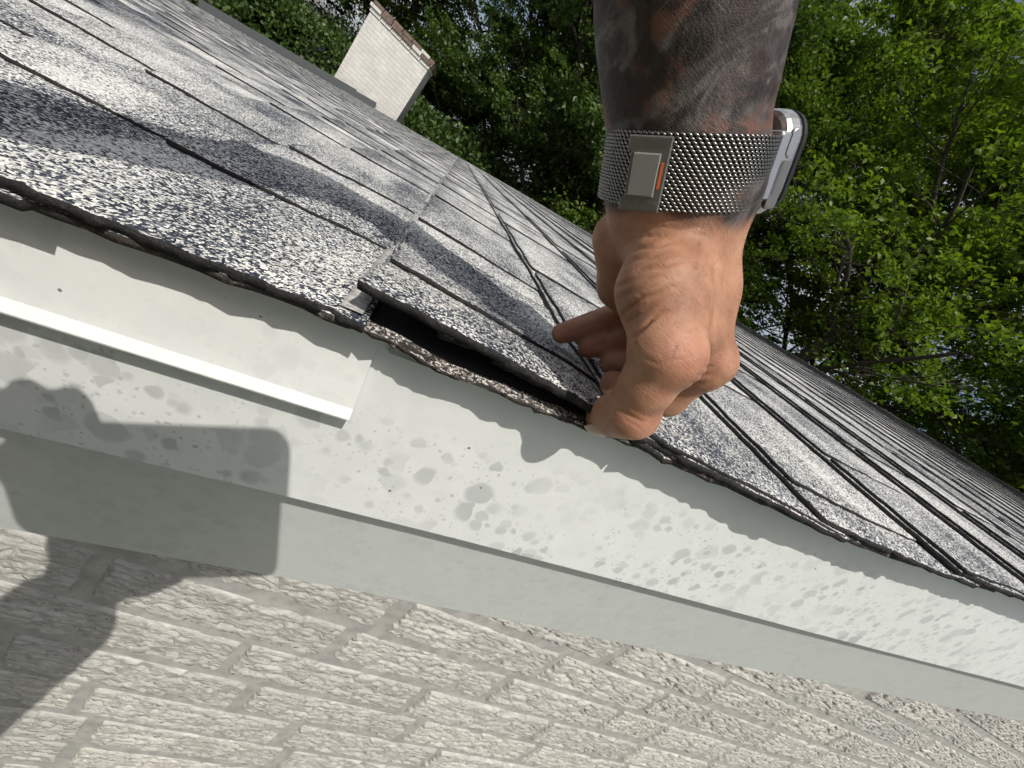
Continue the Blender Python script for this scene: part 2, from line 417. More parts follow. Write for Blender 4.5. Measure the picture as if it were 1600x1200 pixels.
# crumbled corner of old asphalt at the butt line
mb = MB(); g = np.random.default_rng(4)
for j in range(24):
    a = -.028 + .05 * g.random(); b = EDGE + .0045 + g.normal(0, .0008); c = -H - .0035 + g.normal(0, .0007) + warp(a, b) - .004 * max(0, (a + .005) / .03)
    r = g.uniform(.0010, .0024)
    P = np.array([[1,0,0],[-1,0,0],[0,1,0],[0,-1,0],[0,0,1],[0,0,-1]]) * r * g.uniform(.5, 1.5, (6, 1)) * np.array([1.7, .8, .8]) + (a, b, c)
    mb.add(P, [(0,2,4),(2,1,4),(1,3,4),(3,0,4),(2,0,5),(1,2,5),(3,1,5),(0,3,5)])
o = mb.build('asphalt_crumbs', M_OLD, shroof); o['kind'] = 'stuff'

# --- rake trim: fascia, top flange, drip edge, frieze
def strip(name, prof, a0, a1, mat, na=60, wav=0., close=True, ends=True):
    """extrude a (b, c) profile along the rake"""
    A = np.linspace(a0, a1, na + 1); prof = np.array(prof); n = len(prof)
    v = np.array([[a, p[0] + wav*math.sin(a*9), p[1] + wav*math.sin(a*5 + 1) - (.026*max(0, min(a, 2.0)) if p[1] < -.15 else 0)] for a in A for p in prof])
    f = []
    for i in range(na):
        for j in range(n if close else n - 1):
            f.append((i*n + j, i*n + (j+1) % n, (i+1)*n + (j+1) % n, (i+1)*n + j))
    if close and ends: f.append(tuple(range(n-1, -1, -1))); f.append(tuple(na*n + j for j in range(n)))
    o = link(name, mesh_np(name, v, f, mat), house); o.matrix_local = ROOF; return o
FT, FB = -H - .0075, -.2040
strip('fascia_board', [(DF, FT), (DF, FB + .0015), (DF + .0015, FB), (DF + .0315, FB), (DF + .0315, FT)], EAVE, RIDGE, M_FASC, 80, .0006)
strip('fascia_flange', [(DF - .0022, FT - .0002), (DF - .0026, FT - .0072), (DF - .0006, FT - .0078), (DF - .0004, FT - .0002)], .0025, RIDGE, plain('dirty_flange_metal', (.40, .42, .40), .5, 0, .55, 60), 60, .0004)
E1 = -.0030
strip('drip_edge', [(DF - .0040, FT + .0006), (DF - .0074, -.1246), (DF - .0122, -.1278), (DF - .0120, -.1287), (DF - .0008, -.1289), (DF - .0008, FT + .0006)], EAVE, E1, M_DRIP, 60, .0003)
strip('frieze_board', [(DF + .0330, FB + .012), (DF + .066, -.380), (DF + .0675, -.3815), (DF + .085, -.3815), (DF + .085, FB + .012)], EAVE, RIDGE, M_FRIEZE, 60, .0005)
M_SCR = plain('rust_dark', (.03, .025, .02), .7)
# torn scrap of flange metal beside the thumb
mb = MB()
zz = [(.075, -H - .0100), (.083, -H - .0165), (.091, -H - .0135), (.103, -H - .0152), (.116, -H - .0120), (.118, -H - .0085), (.078, -H - .0075)]
mb.add([(a, DF - .0045, c) for a, c in zz] + [(a, DF - .0028, c) for a, c in zz], [tuple(range(7))[::-1], tuple(range(7, 14))] + [(i, (i+1) % 7, 7 + (i+1) % 7, 7 + i) for i in range(7)])
o = mb.build('torn_flange', plain('torn_flange_metal', (.22, .17, .13), .6, 0, .6, 120), house); o.matrix_local = ROOF

# --- painted brick wall
WY = .250
Z0 = ZC - .5375 + .0339      # top of the first brick row met below the trim
RH, BLEN, JX, JZ = .0765, .2330, .0110, .0115
mb = MB()
def wall_quad(x0, x1, z0, z1): mb.box((x0, WY + .0045, z0), (x1, WY + .14, z1))
xs = np.linspace(-5.8, 3.6, 48)
for i in range(len(xs) - 1):
    zt = ZC - .32 + min(xs[i], xs[i+1]) * math.tan(TH)
    v = [(xs[i], WY + .0045, 0), (xs[i+1], WY + .0045, 0), (xs[i+1], WY + .0045, ZC - .30 + xs[i+1]*math.tan(TH)), (xs[i], WY + .0045, ZC - .30 + xs[i]*math.tan(TH))]
    mb.add(v, [(0, 1, 2, 3)])
zt = lambda x: ZC - .30 + x*math.tan(TH)
mb.add([(-5.8, WY+.0045, 0), (-5.8, FAR-.1, 0), (-5.8, FAR-.1, zt(-5.8)), (-5.8, WY+.0045, zt(-5.8))], [(3, 2, 1, 0)])
mb.add([(7., WY+.0045, 0), (7., FAR-.1, 0), (7., FAR-.1, ZC - .35), (7., WY+.0045, ZC - .35)], [(0, 1, 2, 3)])
mb.add([(-5.8, FAR-.1, 0), (7., FAR-.1, 0), (7., FAR-.1, ZC-.35), (3.6, FAR-.1, zt(3.6)), (-5.8, FAR-.1, zt(-5.8))], [(0, 1, 2, 3, 4)])
mb.add([(3.6, WY+.0045, 0), (7., WY+.0045, 0), (7., WY+.0045, ZC-.35), (3.6, WY+.0045, zt(3.6))], [(0, 1, 2, 3)])
wall = mb.build('brick_wall', M_MORT, house)
def vnoise(x, y, seed):
    g = np.random.default_rng(seed); t = g.random((64, 64))
    xi, yi = np.floor(x).astype(int), np.floor(y).astype(int); fx, fy = smooth01(x - xi), smooth01(y - yi)
    q = lambda i, j: t[i % 64, j % 64]
    return (q(xi, yi)*(1-fx) + q(xi+1, yi)*fx)*(1-fy) + (q(xi, yi+1)*(1-fx) + q(xi+1, yi+1)*fx)*fy
def brick_mesh(seed, coarse=False):
    nx, nz = (120, 44) if not coarse else (16, 6)
    L, h = BLEN - JX, RH - JZ
    X, Zg = np.meshgrid(np.linspace(0, L, nx), np.linspace(0, h, nz), indexing='ij')
    ex = np.minimum(np.minimum(X, L - X) / .0032, 1); ez = np.minimum(np.minimum(Zg, h - Zg) / .0045, 1)
    edge = smooth01(ex) * smooth01(ez)
    wz = Zg + .010*vnoise(X*26, Zg*40, seed+5) + .004*vnoise(X*90, Zg*90, seed+9)
    n = 1 - np.abs(2*vnoise(X*34, wz*210, seed) - 1)               # ridged, bark-like streaks along the brick
    n2 = 1 - np.abs(2*vnoise(X*75, wz*420, seed+2) - 1)
    n3 = vnoise(X*230, Zg*330, seed+3)
    n4 = 1 - np.abs(2*vnoise(X*110, wz*640, seed+12) - 1)
    pit = smooth01((vnoise(X*70, wz*300, seed+4) - .60)/.12)
    d = edge*(.0031 + .0011*n + .0015*n2 + .0018*n4 + .0009*n3 - .0033*pit)
    Xe = X + (1-edge)*.0010*(vnoise(X*120, Zg*160, seed+7) - .5)
    Ze = Zg + .0022*(vnoise(X*22, Zg*0, seed+8) - .5)
    v = np.stack([Xe, .0076 - d, Ze], -1).reshape(-1, 3); i = np.arange(nx*nz).reshape(nx, nz)
    f = np.stack([i[:-1, :-1].ravel(), i[1:, :-1].ravel(), i[1:, 1:].ravel(), i[:-1, 1:].ravel()], 1)
    return mesh_np('brick', v, f, M_BRICK, None, True)
BV = [brick_mesh(100 + 20*i) for i in range(9)]
BF = [brick_mesh(400 + 20*i, True) for i in range(3)]
offs = {0: -.0525, 1: .0225, 2: .005, 3: -.097, 4: .031, 5: -.03, -1: .055, -2: -.05, -3: .04}
gb = np.random.default_rng(12); nb_count = 0
for row in range(-8, 15):
    zr_ = Z0 - (row + 1)*RH
    off = offs.get(row, float(gb.uniform(-.1, .1)))
    xj = off - 4*BLEN
    for j in range(-4, 18):
        LB = BLEN*(float(gb.choice([1., 1., 1., 1., .56])) if j not in (-1, 0, 1) else 1.)
        x = xj + JX/2; xj += LB
        ztop = ZC - .392 + x*math.tan(TH) * 1.0
        if zr_ > ztop + .08: continue
        if zr_ + RH > ZC - .33 + x*math.tan(TH): continue
        # keep what the picture can see
        p = M3.T @ (np.array([x + .1, WY, zr_ + .03]) - CAMLOC)
        if p[2] < .02: continue
        u, w = 800 + F*p[0]/p[2], 600 + F*p[1]/p[2]
        if not (-330 < u < 1900 and 700 < w < 1500): continue
        me = BV[int(gb.integers(0, len(BV)))]
        o = link('brick', me, wall); o.location = (x + gb.normal(0, .0015), WY + gb.normal(0, .0008), zr_ + JZ/2 + gb.normal(0, .0008))
        o.rotation_euler = (gb.normal(0, .002), gb.normal(0, .004), gb.normal(0, .002)); o.scale = ((LB - JX)/(BLEN - JX), 1, 1); nb_count += 1

# --- chimney and the metal strip at the far end of the roof
def brick_far_mat():
    m = N('painted_chimney_brick'); tc = m.n('TexCoord'); br = m.n('TexBrick')
    br.inputs['Scale'].default_value = 1.0; br.inputs['Brick Width'].default_value = .21; br.inputs['Row Height'].default_value = .068
    br.inputs['Mortar Size'].default_value = .006; br.inputs['Color1'].default_value = (.66, .64, .60, 1); br.inputs['Color2'].default_value = (.62, .60, .56, 1); br.inputs['Mortar'].default_value = (.54, .525, .49, 1)
    sx = m.n('SeparateXYZ'); m.l(tc.outputs['Object'], sx.inputs[0]); cb = m.n('CombineXYZ')
    m.l(m.math('ADD', sx.outputs[0], sx.outputs[1]), cb.inputs[0]); m.l(sx.outputs[2], cb.inputs[1]); m.l(cb.outputs[0], br.inputs['Vector'])
    ns = m.noise(tc.outputs['Object'], 3, 4)
    m.col(m.mix(1., br.outputs['Color'], m.ramp(ns.outputs[0], [(.3, .82), (.7, 1.)]), 'MULTIPLY')); m.set(Roughness=.8, Normal=m.bump(br.outputs['Fac'], .6, -.01)); return m.m
M_CHIM = brick_far_mat(); M_BROWN = plain('bare_brown_brick', (.20, .145, .115), .85, 0, .5, 14, .01)
chim = MB(); cy = FAR + .12
chim.box((-2.46, cy, 0), (-1.27, cy + .75, ZC + .66))
ch = chim.build('chimney', M_CHIM, house)
g = np.random.default_rng(21)
for lvl, (grow, z0) in enumerate(((.018, .66), (.045, .725), (.02, .79))):
    x = -2.46 - grow
    while x < -1.27 + grow - .03:
        L = min(.205 * g.uniform(.9, 1.05), -1.27 + grow - x)
        if not (lvl == 2 and g.random() < .35):
            mb = MB(); mb.box((x, cy - grow, ZC + z0), (x + L - .012, cy + .11, ZC + z0 + .056 + g.normal(0, .003)))
            mb.build('cap_brick', M_BROWN if (lvl > 0 and g.random() < .75) else M_CHIM, ch)
        x += L
    y = cy + .12
    while y < cy + .75 + grow - .03:
        for xa, xb in ((-1.27 - .11, -1.27 + grow), (-2.46 - grow, -2.46 + .11)):
            mb = MB(); mb.box((xa, y, ZC + z0), (xb, y + .195, ZC + z0 + .056)); mb.build('cap_brick', M_BROWN if lvl else M_CHIM, ch)
        y += .208
mb = MB(); mb.box((-2.40, cy + .05, ZC + .66), (-1.33, cy + .70, ZC + .80)); mb.build('cap_mortar', plain('grey_cap_mortar', (.33, .31, .29), .9, 0, .4, 8), ch)
mb = MB()
for a0, a1, h in ((-4.6, -2.1, .13), (-2.1, -1.72, .11)): mb.box((a0, FAR - .06, -H - .05), (a1, FAR + .06, -H + h))
o = mb.build('far_metal_strip', plain('dark_grey_flashing', (.10, .105, .11), .5, .2), house); o.matrix_local = ROOF
mb = MB(); mb.box((-7, FAR - .06, -H - .05), (-4.9, FAR + .05, -H + .05)); o = mb.build('far_gutter', plain('green_gutter', (.03, .09, .065), .5), house); o.matrix_local = ROOF

# ================================================================== THE PERSON
def smin(a, b, k):
    h = np.maximum(k - np.abs(a - b), 0) / k
    return np.minimum(a, b) - h*h*k*.25
class SDF:
    def __init__(s, lo, hi, h):
        s.lo = np.array(lo, float); s.h = h; s.n = np.ceil((np.array(hi) - s.lo) / h).astype(int) + 1
        s.F = np.full(s.n, 1.0, np.float32)
        s.ax = [s.lo[i] + h*np.arange(s.n[i]) for i in range(3)]
    def cone(s, a, b, ra, rb, k=.008, flat=None):
        """tapered limb from a to b, blended in with softness k; flat = (direction, factor) narrows it"""
        a, b = np.asarray(a, float), np.asarray(b, float); m = max(ra, rb) + k + 2*s.h
        sl = []
        for i in range(3):
            i0 = int(max(0, math.floor((min(a[i], b[i]) - m - s.lo[i]) / s.h))); i1 = int(min(s.n[i], math.ceil((max(a[i], b[i]) + m - s.lo[i]) / s.h) + 1))
            if i1 <= i0: return
            sl.append(slice(i0, i1))
        X, Y, Z = np.meshgrid(s.ax[0][sl[0]], s.ax[1][sl[1]], s.ax[2][sl[2]], indexing='ij', sparse=True)
        d = b - a; L2 = d @ d + 1e-12
        t = np.clip(((X - a[0])*d[0] + (Y - a[1])*d[1] + (Z - a[2])*d[2]) / L2, 0, 1)
        px, py, pz = X - a[0] - t*d[0], Y - a[1] - t*d[1], Z - a[2] - t*d[2]
        q = px*px + py*py + pz*pz
        if flat is not None:
            w, fk = flat; e = px*w[0] + py*w[1] + pz*w[2]; q = q + e*e*(1/fk**2 - 1)
        dist = np.sqrt(q) - (ra + (rb - ra)*t)
        s.F[tuple(sl)] = smin(s.F[tuple(sl)], dist, k)
    def chain(s, pts, rads, k):
        for i in range(len(pts) - 1): s.cone(pts[i], pts[i+1], rads[i], rads[i+1], k)
    def surface(s):
        Fv = s.F; ins = Fv < 0; nx, ny, nz = Fv.shape
        cor = [(i, j, k) for i in (0, 1) for j in (0, 1) for k in (0, 1)]
        cnt = sum(ins[i:nx-1+i, j:ny-1+j, k:nz-1+k].astype(np.int8) for i, j, k in cor)
        cell = np.argwhere((cnt > 0) & (cnt < 8)); idm = -np.ones((nx-1, ny-1, nz-1), np.int64)
        idm[tuple(cell.T)] = np.arange(len(cell))
        acc = np.zeros((len(cell), 3)); num = np.zeros(len(cell))
        for c0 in cor:
            for ax in range(3):
                if c0[ax]: continue
                c1_ = list(c0); c1_[ax] = 1
                f0 = Fv[tuple((cell + c0).T)]; f1 = Fv[tuple((cell + c1_).T)]
                x = (f0 < 0) != (f1 < 0); t = np.where(x, f0 / np.where(x, f0 - f1, 1), 0)
                p = np.tile(np.array(c0, float), (len(cell), 1)); p[:, ax] = t
                acc += p * x[:, None]; num += x
        v = s.lo + (cell + acc / num[:, None]) * s.h
        faces = []
        for ax in range(3):
            a1, a2 = (ax + 1) % 3, (ax + 2) % 3
            s0 = [slice(1, -1)]*3; s0[ax] = slice(0, -1); s1 = [slice(1, -1)]*3; s1[ax] = slice(1, None)
            A, B = ins[tuple(s0)], ins[tuple(s1)]
            for cond, flip in ((A & ~B, False), (~A & B, True)):
                e = np.argwhere(cond); off = np.ones(3, int); off[ax] = 0; e = e + off
                q = []
                for d1_, d2_ in ((0, 0), (-1, 0), (-1, -1), (0, -1)):
                    w = e.copy(); w[:, a1] += d1_; w[:, a2] += d2_; q.append(idm[tuple(w.T)])
                q = np.stack(q, 1); faces.append(q[:, ::-1] if flip else q)
        return v, np.concatenate(faces)
def relax(v, f, it=2, lam=.5):
    e = np.concatenate([f[:, [i, (i+1) % 4]] for i in range(4)]); n = len(v)
    for k in range(it):
        s_ = np.zeros((n, 3)); c_ = np.zeros(n)
        for i, j in ((0, 1), (1, 0)):
            for d in range(3): s_[:, d] += np.bincount(e[:, i], v[e[:, j], d], n)
            c_ += np.bincount(e[:, i], minlength=n)
        v = v + (lam if k % 2 == 0 else -lam*.96) * (s_ / np.maximum(c_, 1)[:, None] - v)
    return v
def vnormals(v, f):
    a, b, c, d = (v[f[:, i]] for i in range(4)); fn = np.cross(c - a, d - b); n = np.zeros_like(v)
    for i in range(4):
        for k in range(3): n[:, k] += np.bincount(f[:, i], fn[:, k], len(v))
    return n / (np.linalg.norm(n, axis=1, keepdims=True) + 1e-12)
def on_roof(x, y, r, up=.010):
    v = np.array([x - 800., y - 600., F]); return F * (-H + up + r*.72) / (v @ cn)

U_ARM = np.array([.03, -.83, -.56]); U_ARM /= np.linalg.norm(U_ARM)
FR = np.array([0, .56, -.83]); FR -= U_ARM*(FR @ U_ARM); FR /= np.linalg.norm(FR)       # towards the camera across the wrist
RT = np.cross(FR, U_ARM); RT = RT if RT[0] > 0 else -RT
WR = PX(1066, 261, .1630)
hand = SDF((.0, -.215, .085), (.135, .045, .312), .00105)
K = .011
fl = (FR, .90)
hand.cone(PX(1066, 300, .167), PX(1075, 100, .1455), .0298, .0290, K, fl)
hand.cone(PX(1075, 100, .1455), PX(1081, -20, .132), .0290, .0296, K, fl)
hand.cone(PX(1081, -20, .132), (.0625, -.235, .060), .0296, .036, K, fl)
hand.cone(PX(1064, 285, .166), PX(1054, 355, .178), .0288, .0255, K, fl)
hand.cone(PX(1096, 362, .177), PX(1104, 450, .179), .0112, .0114, K); hand.cone(PX(1104, 450, .179), PX(1103, 562, .183), .0114, .0110, K)             # metacarpals, index to little finger
hand.cone(PX(1090, 350, .186), PX(1082, 542, .206), .0135, .0120, K)
hand.cone(PX(1060, 350, .194), PX(1055, 518, .228), .0135, .0115, K)
hand.cone(PX(1025, 350, .197), PX(1025, 495, .246), .0130, .0105, K)
hand.cone(PX(968, 372, .198), PX(972, 445, .228), .0135, .0130, .007)             # heel of the palm
hand.cone(PX(972, 445, .228), PX(1010, 490, .244), .0130, .0105, .007)
hand.cone(PX(1040, 395, .1690), PX(1036, 455, .160), .0150, .0178, .007)           # thumb base
hand.cone(PX(1036, 455, .160), PX(1039, 535, .1560), .0178, .0138, .006)
hand.cone(PX(1078, 395, .170), PX(1082, 515, .1705), .0145, .0122, .013)
hand.cone(PX(1041, 548, .1535), PX(1054, 560, .1540), .0130, .0118, .005)         # thumb knuckle
hand.chain([PX(1042, 553, .1545), PX(1012, 600, .164), PX(988, 640, .1760)], [.0130, .0110, .0113], .004)
hand.chain([PX(988, 641, .1760), PX(962, 648, .1855), PX(939, 652, .1960)], [.0115, .0101, .0076], .004)
hand.cone(PX(992, 652, .1735), PX(984, 652, .1755), .0091, .0091, .004)
def finger(pts, rads, k=.0035): hand.chain(pts, rads, k)
finger([PX(1103, 562, .183), PX(1042, 620, .203), PX(985, 606, .235), PX(958, 600, on_roof(958, 600, .0072))], [.0112, .0096, .0085, .0072])
hand.cone(PX(1108, 566, .181), PX(1100, 574, .182), .0112, .0105, .006)
finger([PX(1082, 542, .206), PX(1022, 566, .240), PX(955, 566, on_roof(955, 566, .0070))], [.0112, .0092, .0070])
finger([PX(1055, 518, .228), PX(1002, 524, .254), PX(920, 543, on_roof(920, 543, .0072))], [.0110, .0095, .0070])
finger([PX(1025, 495, .246), PX(985, 490, .260), PX(878, 521, on_roof(878, 521, .0070))], [.0105, .0108, .0066])
hv, hf = hand.surface()
hv = relax(hv, hf, 6, .5)
nrm = vnormals(hv, hf)
px_, py_ = 800 + F*hv[:, 0]/hv[:, 2], 600 + F*hv[:, 1]/hv[:, 2]
facing = smooth01((-nrm[:, 2] + .15) / .5)
bump = np.zeros(len(hv))
def crease(y0, x0, x1, bend, depth, wid, rise=0.):
    """a skin fold: a shallow groove with soft shoulders"""
    global bump
    t = np.clip((px_ - x0) / (x1 - x0), 0, 1)
    yc = y0 + rise*t - bend*np.sin(t*math.pi*.75) + 2.2*np.sin(px_*.11 + y0)
    m = smooth01((px_ - x0 + 14)/16) * smooth01((x1 - px_)/(.55*(x1 - x0))) * facing
    d = (py_ - yc) / wid
    bump += m * depth * (-np.exp(-d*d) + .45*np.exp(-((np.abs(d) - 1.9)/.9)**2))
zmask = (hv[:, 2] < .185)
for (y0, x0, x1, bend, dep, wid, rise) in [(385, 968, 1075, 16, .00035, 3.2, -4), (404, 966, 1085, 18, .00048, 3.2, -8), (424, 965, 1060, 20, .00055, 3.4, -12), (447, 965, 1090, 24, .00060, 3.6, -16),
        (470, 967, 1055, 22, .00045, 3.2, -18), (492, 970, 1075, 26, .00080, 3.8, -22), (513, 974, 1040, 20, .00055, 3.4, -20), (538, 980, 1062, 30, .00072, 4.2, -26), (460, 1000, 1100, 18, .00030, 3.0, -14),
        (372, 985, 1100, 10, .00025, 3.0, 2), (362, 990, 1130, 8, .00028, 3.0, 4)]:
    crease(y0, x0, x1, bend, dep, wid, rise)
bump *= zmask*1.5
def groove(p, q, depth, wid, zmax=.205):
    global bump
    p, q = np.array(p, float), np.array(q, float); d = q - p; t = ((px_ - p[0])*d[0] + (py_ - p[1])*d[1]) / (d @ d)
    e = np.hypot(px_ - p[0] - np.clip(t, 0, 1)*d[0], py_ - p[1] - np.clip(t, 0, 1)*d[1]) / wid
    bump += facing * (hv[:, 2] < zmax) * depth * (-np.exp(-e*e) + .4*np.exp(-((e - 2)/.9)**2)) * smooth01(1.15 - np.abs(t - .5)*1.6)
groove((966, 640), (1006, 662), .0006, 3.2)         # thumb joint creases
groove((968, 648), (1004, 671), .0004, 3.0)
groove((1000, 556), (1030, 570), .0003, 3.0)
groove((1060, 545), (1085, 560), .0003, 2.6); groove((1050, 536), (1075, 545), .00025, 2.6); groove((1055, 530), (1080, 528), .00025, 2.6)
groove((1090, 588), (1112, 584), .0005, 2.8, .22); groove((1098, 575), (1118, 570), .0004, 2.6, .22); groove((1080, 600), (1100, 598), .0005, 3, .22)
for x0, x1 in ((1122, 1128), (1106, 1112)):          # tendons on the back of the hand
    e = (px_ - (x0 + (x1 - x0)*np.clip((py_ - 390)/150, 0, 1))) / 5.0
    bump += .0007*np.exp(-e*e) * smooth01((py_ - 385)/40) * smooth01((560 - py_)/40) * (hv[:, 2] < .2)
def vein(pts, h, wid):
    global bump
    vf = np.zeros(len(hv))
    for p, q in zip(pts[:-1], pts[1:]):
        p, q = np.array(p, float), np.array(q, float); d = q - p; t = np.clip(((px_ - p[0])*d[0] + (py_ - p[1])*d[1]) / (d @ d), 0, 1)
        e = np.hypot(px_ - p[0] - t*d[0], py_ - p[1] - t*d[1]) / wid
        vf = np.maximum(vf, (hv[:, 2] < .2)*h*np.exp(-e*e))
    bump = bump + vf
vein([(1098, 380), (1092, 420), (1108, 465), (1104, 505)], .0006, 5.5); vein([(1092, 420), (1070, 450)], .0004, 5)
for k_, (yy, dx) in enumerate(((530, 0), (540, 4), (550, 2), (562, -3))): groove((1046 + dx, yy + 3), (1084 + dx, yy - 4), .00026, 2.4)
for x_, y_ in ((958, 480), (948, 484), (990, 535)): groove((x_ - 3, y_ - 16), (x_ + 7, y_ + 18), .0005, 3.0, .32)
g = np.random.default_rng(3)
hv = hv + nrm*bump[:, None]
tattoo = smooth01((338 + 26*smooth01((px_ - 1030)/60) - py_ - 8*np.sin(px_*.07)) / 30)
red = np.zeros(len(hv))
for x, y, r, w in ((1062, 562, 42, .9), (990, 662, 30, .9), (1098, 580, 26, .6), (1040, 610, 30, .25), (925, 655, 16, .5), (870, 522, 22, .8), (912, 546, 18, .8), (1000, 520, 40, .3)):
    red = np.maximum(red, w*np.exp(-((px_ - x)**2 + (py_ - y)**2) / (r*r)))
hairm = smooth01((px_ - 1040)/70) * smooth01((620 - py_)/60) * smooth01((py_ - 300)/40)

# the rest of the photographer, behind the camera: other hand round the phone, arms, head, trunk, legs
def W2C(p): return M3.T @ (np.asarray(p, float) - CAMLOC)
body = SDF((-.78, -.85, ZC - 1.75), (.15, .35, ZC + .33), .0125)
O = lambda x, y, z: np.array([x, y, ZC + z])
elb = C2W((.046, -.270, -.006)); sho = O(-.30, -.13, .035)
body.cone(C2W((.0625, -.225, .068)), elb, .034, .037, .03); body.cone(elb, sho, .038, .048, .03)
hd = O(-.56, -.33, .13)
body.cone(hd + (0, .012, .04), hd + (0, .03, -.05), .082, .062, .03); body.cone(hd + (0, -.03, .03), hd + (0, -.02, .05), .085, .085, .03)
body.cone(hd + (0, .085, -.005), hd + (0, .108, -.025), .012, .016, .012)          # nose
for sx in (-.08, .08): body.cone(hd + (sx, -.012, .015), hd + (sx*1.05, -.015, -.025), .016, .012, .008)
body.cone(hd + (0, -.02, -.06), O(-.50, -.34, -.04), .058, .062, .03)
body.cone(sho, O(-.64, -.28, -.04), .055, .07, .05)
body.cone(O(-.36, -.30, -.1), O(-.37, -.40, -.52), .115, .115, .05); body.cone(O(-.50, -.30, -.1), O(-.49, -.40, -.52), .115, .115, .05)
for sx, kn in ((-.50, .04), (-.36, -.05)):
    body.cone(O(sx, -.42, -.60), O(sx, -.36 + kn, -1.06), .092, .062, .04); body.cone(O(sx, -.36 + kn, -1.06), O(sx, -.50, -1.50), .06, .042, .02)
    body.cone(O(sx, -.52, -1.53), O(sx, -.33, -1.56), .042, .034, .02)
el2 = C2W((-.34, .225, -.14)); body.cone(O(-.64, -.28, -.04), el2, .058, .046, .03)
wr2 = C2W((-.150, .070, -.050)); body.cone(el2, wr2, .066, .044, .02)
bv, bf = body.surface()
grip = SDF((-.24, -.10, -.10), (-.02, .16, .02), .0035)
w2 = np.array([-.150, .070, -.050]); pm = np.array([-.118, .030, -.040])
grip.cone(w2 + (-.03, .02, -.015), w2, .037, .032, .01); grip.cone(w2, pm, .030, .028, .01); grip.cone(pm, pm + (-.004, -.045, -.004), .024, .016, .01)
for i, x in enumerate((-.136, -.118, -.100, -.083)):
    y1 = (-.052, -.056, -.058, -.056)[i]
    grip.chain([np.array([x, -.020, -.046]), np.array([x + .002, y1 + .004, -.033]), np.array([x + .004, y1 - .002, -.014]), np.array([x + .008, y1 + .022, -.004])], [.0105, .0098, .009, .0078], .004)
grip.chain([pm + (.005, .012, .0), np.array([-.090, .046, -.020]), np.array([-.070, .043, -.006])], [.015, .012, .0095], .006)
gv, gf = grip.surface(); gv = relax(gv, gf, 2)
allv = np.concatenate([C2W(hv), bv, C2W(gv)]); allf = np.concatenate([hf, bf + len(hv), gf + len(hv) + len(bv)])
nz = len(bv) + len(gv)
bz = bv[:, 2] - ZC
fc = bv[bf].mean(1); armd = np.minimum(np.linalg.norm(fc - elb, axis=1), np.linalg.norm(fc - C2W((.06, -.23, .06)), axis=1))
seg = np.clip(((fc - sho) @ (elb - sho)) / ((elb - sho) @ (elb - sho)), 0, 1); dsh = np.linalg.norm(fc - sho - seg[:, None]*(elb - sho), axis=1)
shirt = (fc[:, 2] - ZC < .0) & (fc[:, 2] - ZC > -.56) & (fc[:, 1] < -.08) & (np.linalg.norm(fc - wr2, axis=1) > .30)
trous = (fc[:, 2] - ZC <= -.56) & (fc[:, 2] - ZC > -1.49); boots = fc[:, 2] - ZC <= -1.49; hairf = (fc[:, 2] > hd[2] + .045 + .6*(fc[:, 1] - hd[1])) & (fc[:, 2] > hd[2] - .03)
mi = np.zeros(len(allf), int); sub = np.zeros(len(bf), int); sub[shirt] = 1; sub[trous] = 2; sub[boots] = 3; sub[hairf] = 4; mi[len(hf):len(hf) + len(bf)] = sub
def skin_mat():
    m = N('tattooed_skin'); v = m.coord()
    ta = m.n('Attribute', attribute_name='tattoo'); ra = m.n('Attribute', attribute_name='red')
    mot = m.noise(v, 60, 4, .6); fine = m.noise(v, 900, 3, .6)
    base = m.ramp(mot.outputs[0], [(.3, (.28, .135, .078)), (.5, (.385, .195, .116)), (.7, (.47, .255, .16))])
    base = m.mix(m.math('MULTIPLY', ra.outputs['Fac'], .42), base, (.42, .155, .105))
    sw = m.noise(m.coord((1, 1, .6)), 42, 5, .6, 2.6); sw2 = m.noise(v, 55, 3, .6, 1.2); pat = m.noise(v, 34, 4, .65)
    ink = m.ramp(sw.outputs[0], [(.40, (.005, .0045, .005)), (.47, (.014, .0125, .012)), (.53, (.040, .036, .034)), (.60, (.115, .105, .098))])
    ink = m.mix(m.ramp(sw2.outputs[0], [(.50, 0), (.60, .8)]), ink, (.010, .009, .009))
    ink = m.mix(m.ramp(pat.outputs[0], [(.51, 0), (.58, .8)]), ink, (.13, .055, .034))
    wv = m.n('TexWave', wave_type='BANDS', bands_direction='DIAGONAL'); wv.inputs['Scale'].default_value = 11; wv.inputs['Distortion'].default_value = 14; wv.inputs['Detail'].default_value = 3; wv.inputs['Detail Scale'].default_value = 1.6
    m.l(v, wv.inputs['Vector'])
    ink = m.mix(m.ramp(wv.outputs['Fac'], [(.55, 0), (.80, .55), (.92, .15)]), ink, (.085, .078, .075))
    ink = m.mix(m.ramp(wv.outputs['Fac'], [(.10, .85), (.26, 0)]), ink, (.006, .005, .006))
    c = m.mix(m.math('MULTIPLY', ta.outputs['Fac'], m.ramp(mot.outputs[0], [(.2, .86), (.5, .97)])), base, ink)
    m.col(c); m.set(Roughness=.52)
    m.p.inputs['Subsurface Weight'].default_value = .12; m.p.inputs['Subsurface Radius'].default_value = (.004, .0018, .0010); m.p.inputs['Subsurface Scale'].default_value = 1.0
    m.p.inputs['Specular IOR Level'].default_value = .4
    vo = m.n('TexVoronoi', feature='DISTANCE_TO_EDGE'); vo.inputs['Scale'].default_value = 1500; m.l(v, vo.inputs['Vector'])
    n1 = m.bump(m.ramp(vo.outputs['Distance'], [(0, 0), (.25, 1)]), .22, .0003)
    st = m.noise(m.coord((420, 420, 1500)), 1, 3); n2 = m.bump(st.outputs[0], .4, .0006, n1)
    m.set(Normal=m.bump(fine.outputs[0], .22, .0004, n2)); return m.m
M_SKIN = skin_mat()
